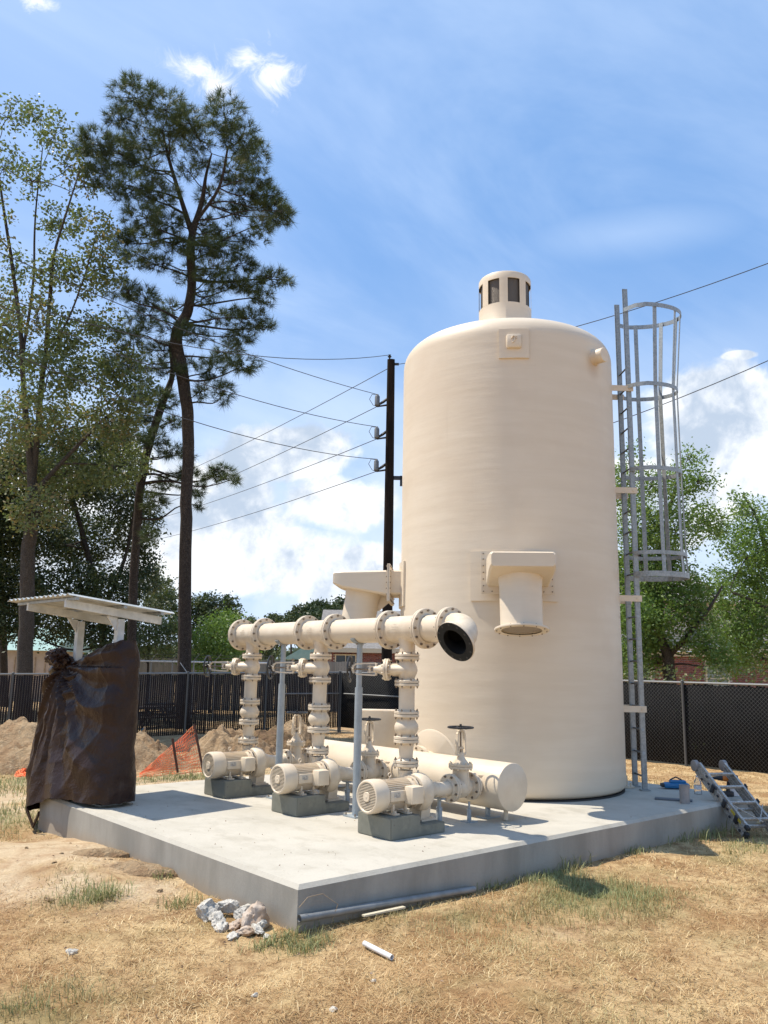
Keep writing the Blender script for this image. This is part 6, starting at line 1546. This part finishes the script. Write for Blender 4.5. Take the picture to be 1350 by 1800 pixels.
# taller green tufts along the pad foot and elsewhere
tufts = []
for (px, py, k, sp_, h_) in [(180, 1588, 60, .10, .16), (150, 1580, 40, .16, .10), (290, 1555, 16, .05, .10), (320, 1595, 40, .10, .12), (500, 1655, 70, .12, .10), (545, 1668, 60, .10, .10), (470, 1660, 20, .05, .10), (60, 1760, 50, .25, .06), (700, 1605, 16, .1, .06), (850, 1562, 30, .16, .12), (960, 1530, 50, .20, .13), (1000, 1527, 40, .14, .18), (1120, 1503, 24, .12, .10), (1200, 1478, 50, .20, .16), (1250, 1470, 50, .20, .2), (1090, 1580, 60, .4, .06), (1180, 1590, 60, .4, .06), (100, 1440, 40, .3, .12), (25, 1420, 80, .5, .12), (40, 1385, 80, .6, .14), (290, 1368, 60, .5, .14), (340, 1366, 50, .3, .14), (1340, 1485, 60, .4, .1), (910, 1556, 30, .2, .10)]:
    q = on(px, py, 2, -.33); tufts.append((q[0], q[1], k*3, sp_, h_))
X_ = []; 
V = []; F = []; T = []; o_ = 0
for (cx, cy, k, sp_, h_) in tufts:
    for _ in range(k):
        a, b_ = cx+nrg.normal()*sp_, cy+nrg.normal()*sp_*.5
        if -.01 < a < SX and -.01 < b_ < SY: continue
        zz = gh(a, b_); L = h_*nrg.uniform(.35, 1.1); az = nrg.uniform(0, 6.28); le = nrg.uniform(.05, .7); w2 = .0028*max(1, math.hypot(a-CAM[0], b_-CAM[1])/7)
        d1 = np.array([math.cos(az)*math.sin(le), math.sin(az)*math.sin(le), math.cos(le)]); d2 = np.array([math.cos(az)*math.sin(le+.7), math.sin(az)*math.sin(le+.7), math.cos(le+.7)])
        s__ = np.array([-math.sin(az), math.cos(az), 0])*w2; p0 = np.array([a, b_, zz-.005]); p1 = p0+d1*L*.6; p2 = p1+d2*L*.5
        V += [p0-s__, p0+s__, p1+s__*.8, p1-s__*.8, p2]; F += [(o_, o_+1, o_+2), (o_, o_+2, o_+3), (o_+3, o_+2, o_+4)]; o_ += 5; T.append(nrg.uniform(0, .7))
T = np.array(T); o = npmesh('green_grass', np.array(V), np.array(F), 'grassblade', None, {'green': np.full(len(V), .95), 'tint': np.repeat(T, 5)}); tag(o, 'taller green grass tufts along the foot of the slab and on the lawn', 'grass', kind='stuff')
print('grass', n)

# dead leaves and crumbs blown over the lawn and the pad
M['litter'] = leafmat('dead_leaves', (.10, .055, .03), (.20, .12, .065), (.34, .25, .15), .1)
def litter(name, lab, X, Y, Zc, size):
    n = len(X); a = nrg.uniform(0, 6.28, n); C = np.stack([X, Y, Zc+.004], 1)
    u = np.stack([np.cos(a), np.sin(a), nrg.normal(0, .25, n)], 1)*(size*nrg.uniform(.5, 1.4, n))[:, None]; v_ = np.stack([-np.sin(a), np.cos(a), nrg.normal(0, .25, n)], 1)*(size*nrg.uniform(.3, .7, n))[:, None]
    V = np.stack([C-u, C+v_+np.array([0, 0, .006]), C+u, C-v_], 1).reshape(-1, 3)
    o = npmesh(name, V, np.arange(4*n).reshape(n, 4), 'litter', None, {'tint': np.repeat(nrg.uniform(0, 1, n), 4)}); tag(o, lab, 'litter', kind='stuff')
n = 1500; a_ = nrg.uniform(-.6, .6, n)+YAW; r2 = 3.3*np.exp(nrg.uniform(0, 1, n)*math.log(5)); X = CAM[0]+r2*np.cos(a_); Y = CAM[1]+r2*np.sin(a_)
k_ = ~((X > -.03) & (X < SX+.03) & (Y > -.03) & (Y < SY+.03)); X, Y = X[k_], Y[k_]; litter('leaf_litter', 'small dead leaves and crumbs strewn over the dry grass', X, Y, gheight(X, Y)+.008, .012)
X = np.concatenate([nrg.uniform(.1, 7., 90), nrg.uniform(.1, .9, 30)]); Y = np.concatenate([nrg.uniform(.1, 5.1, 90), nrg.uniform(.2, 4, 30)])
k_ = np.hypot(X-TC.x, Y-TC.y) > TR+.05; litter('pad_crumbs', 'tiny leaf crumbs and grit scattered on the slab top', X[k_], Y[k_], np.zeros(k_.sum()), .007)
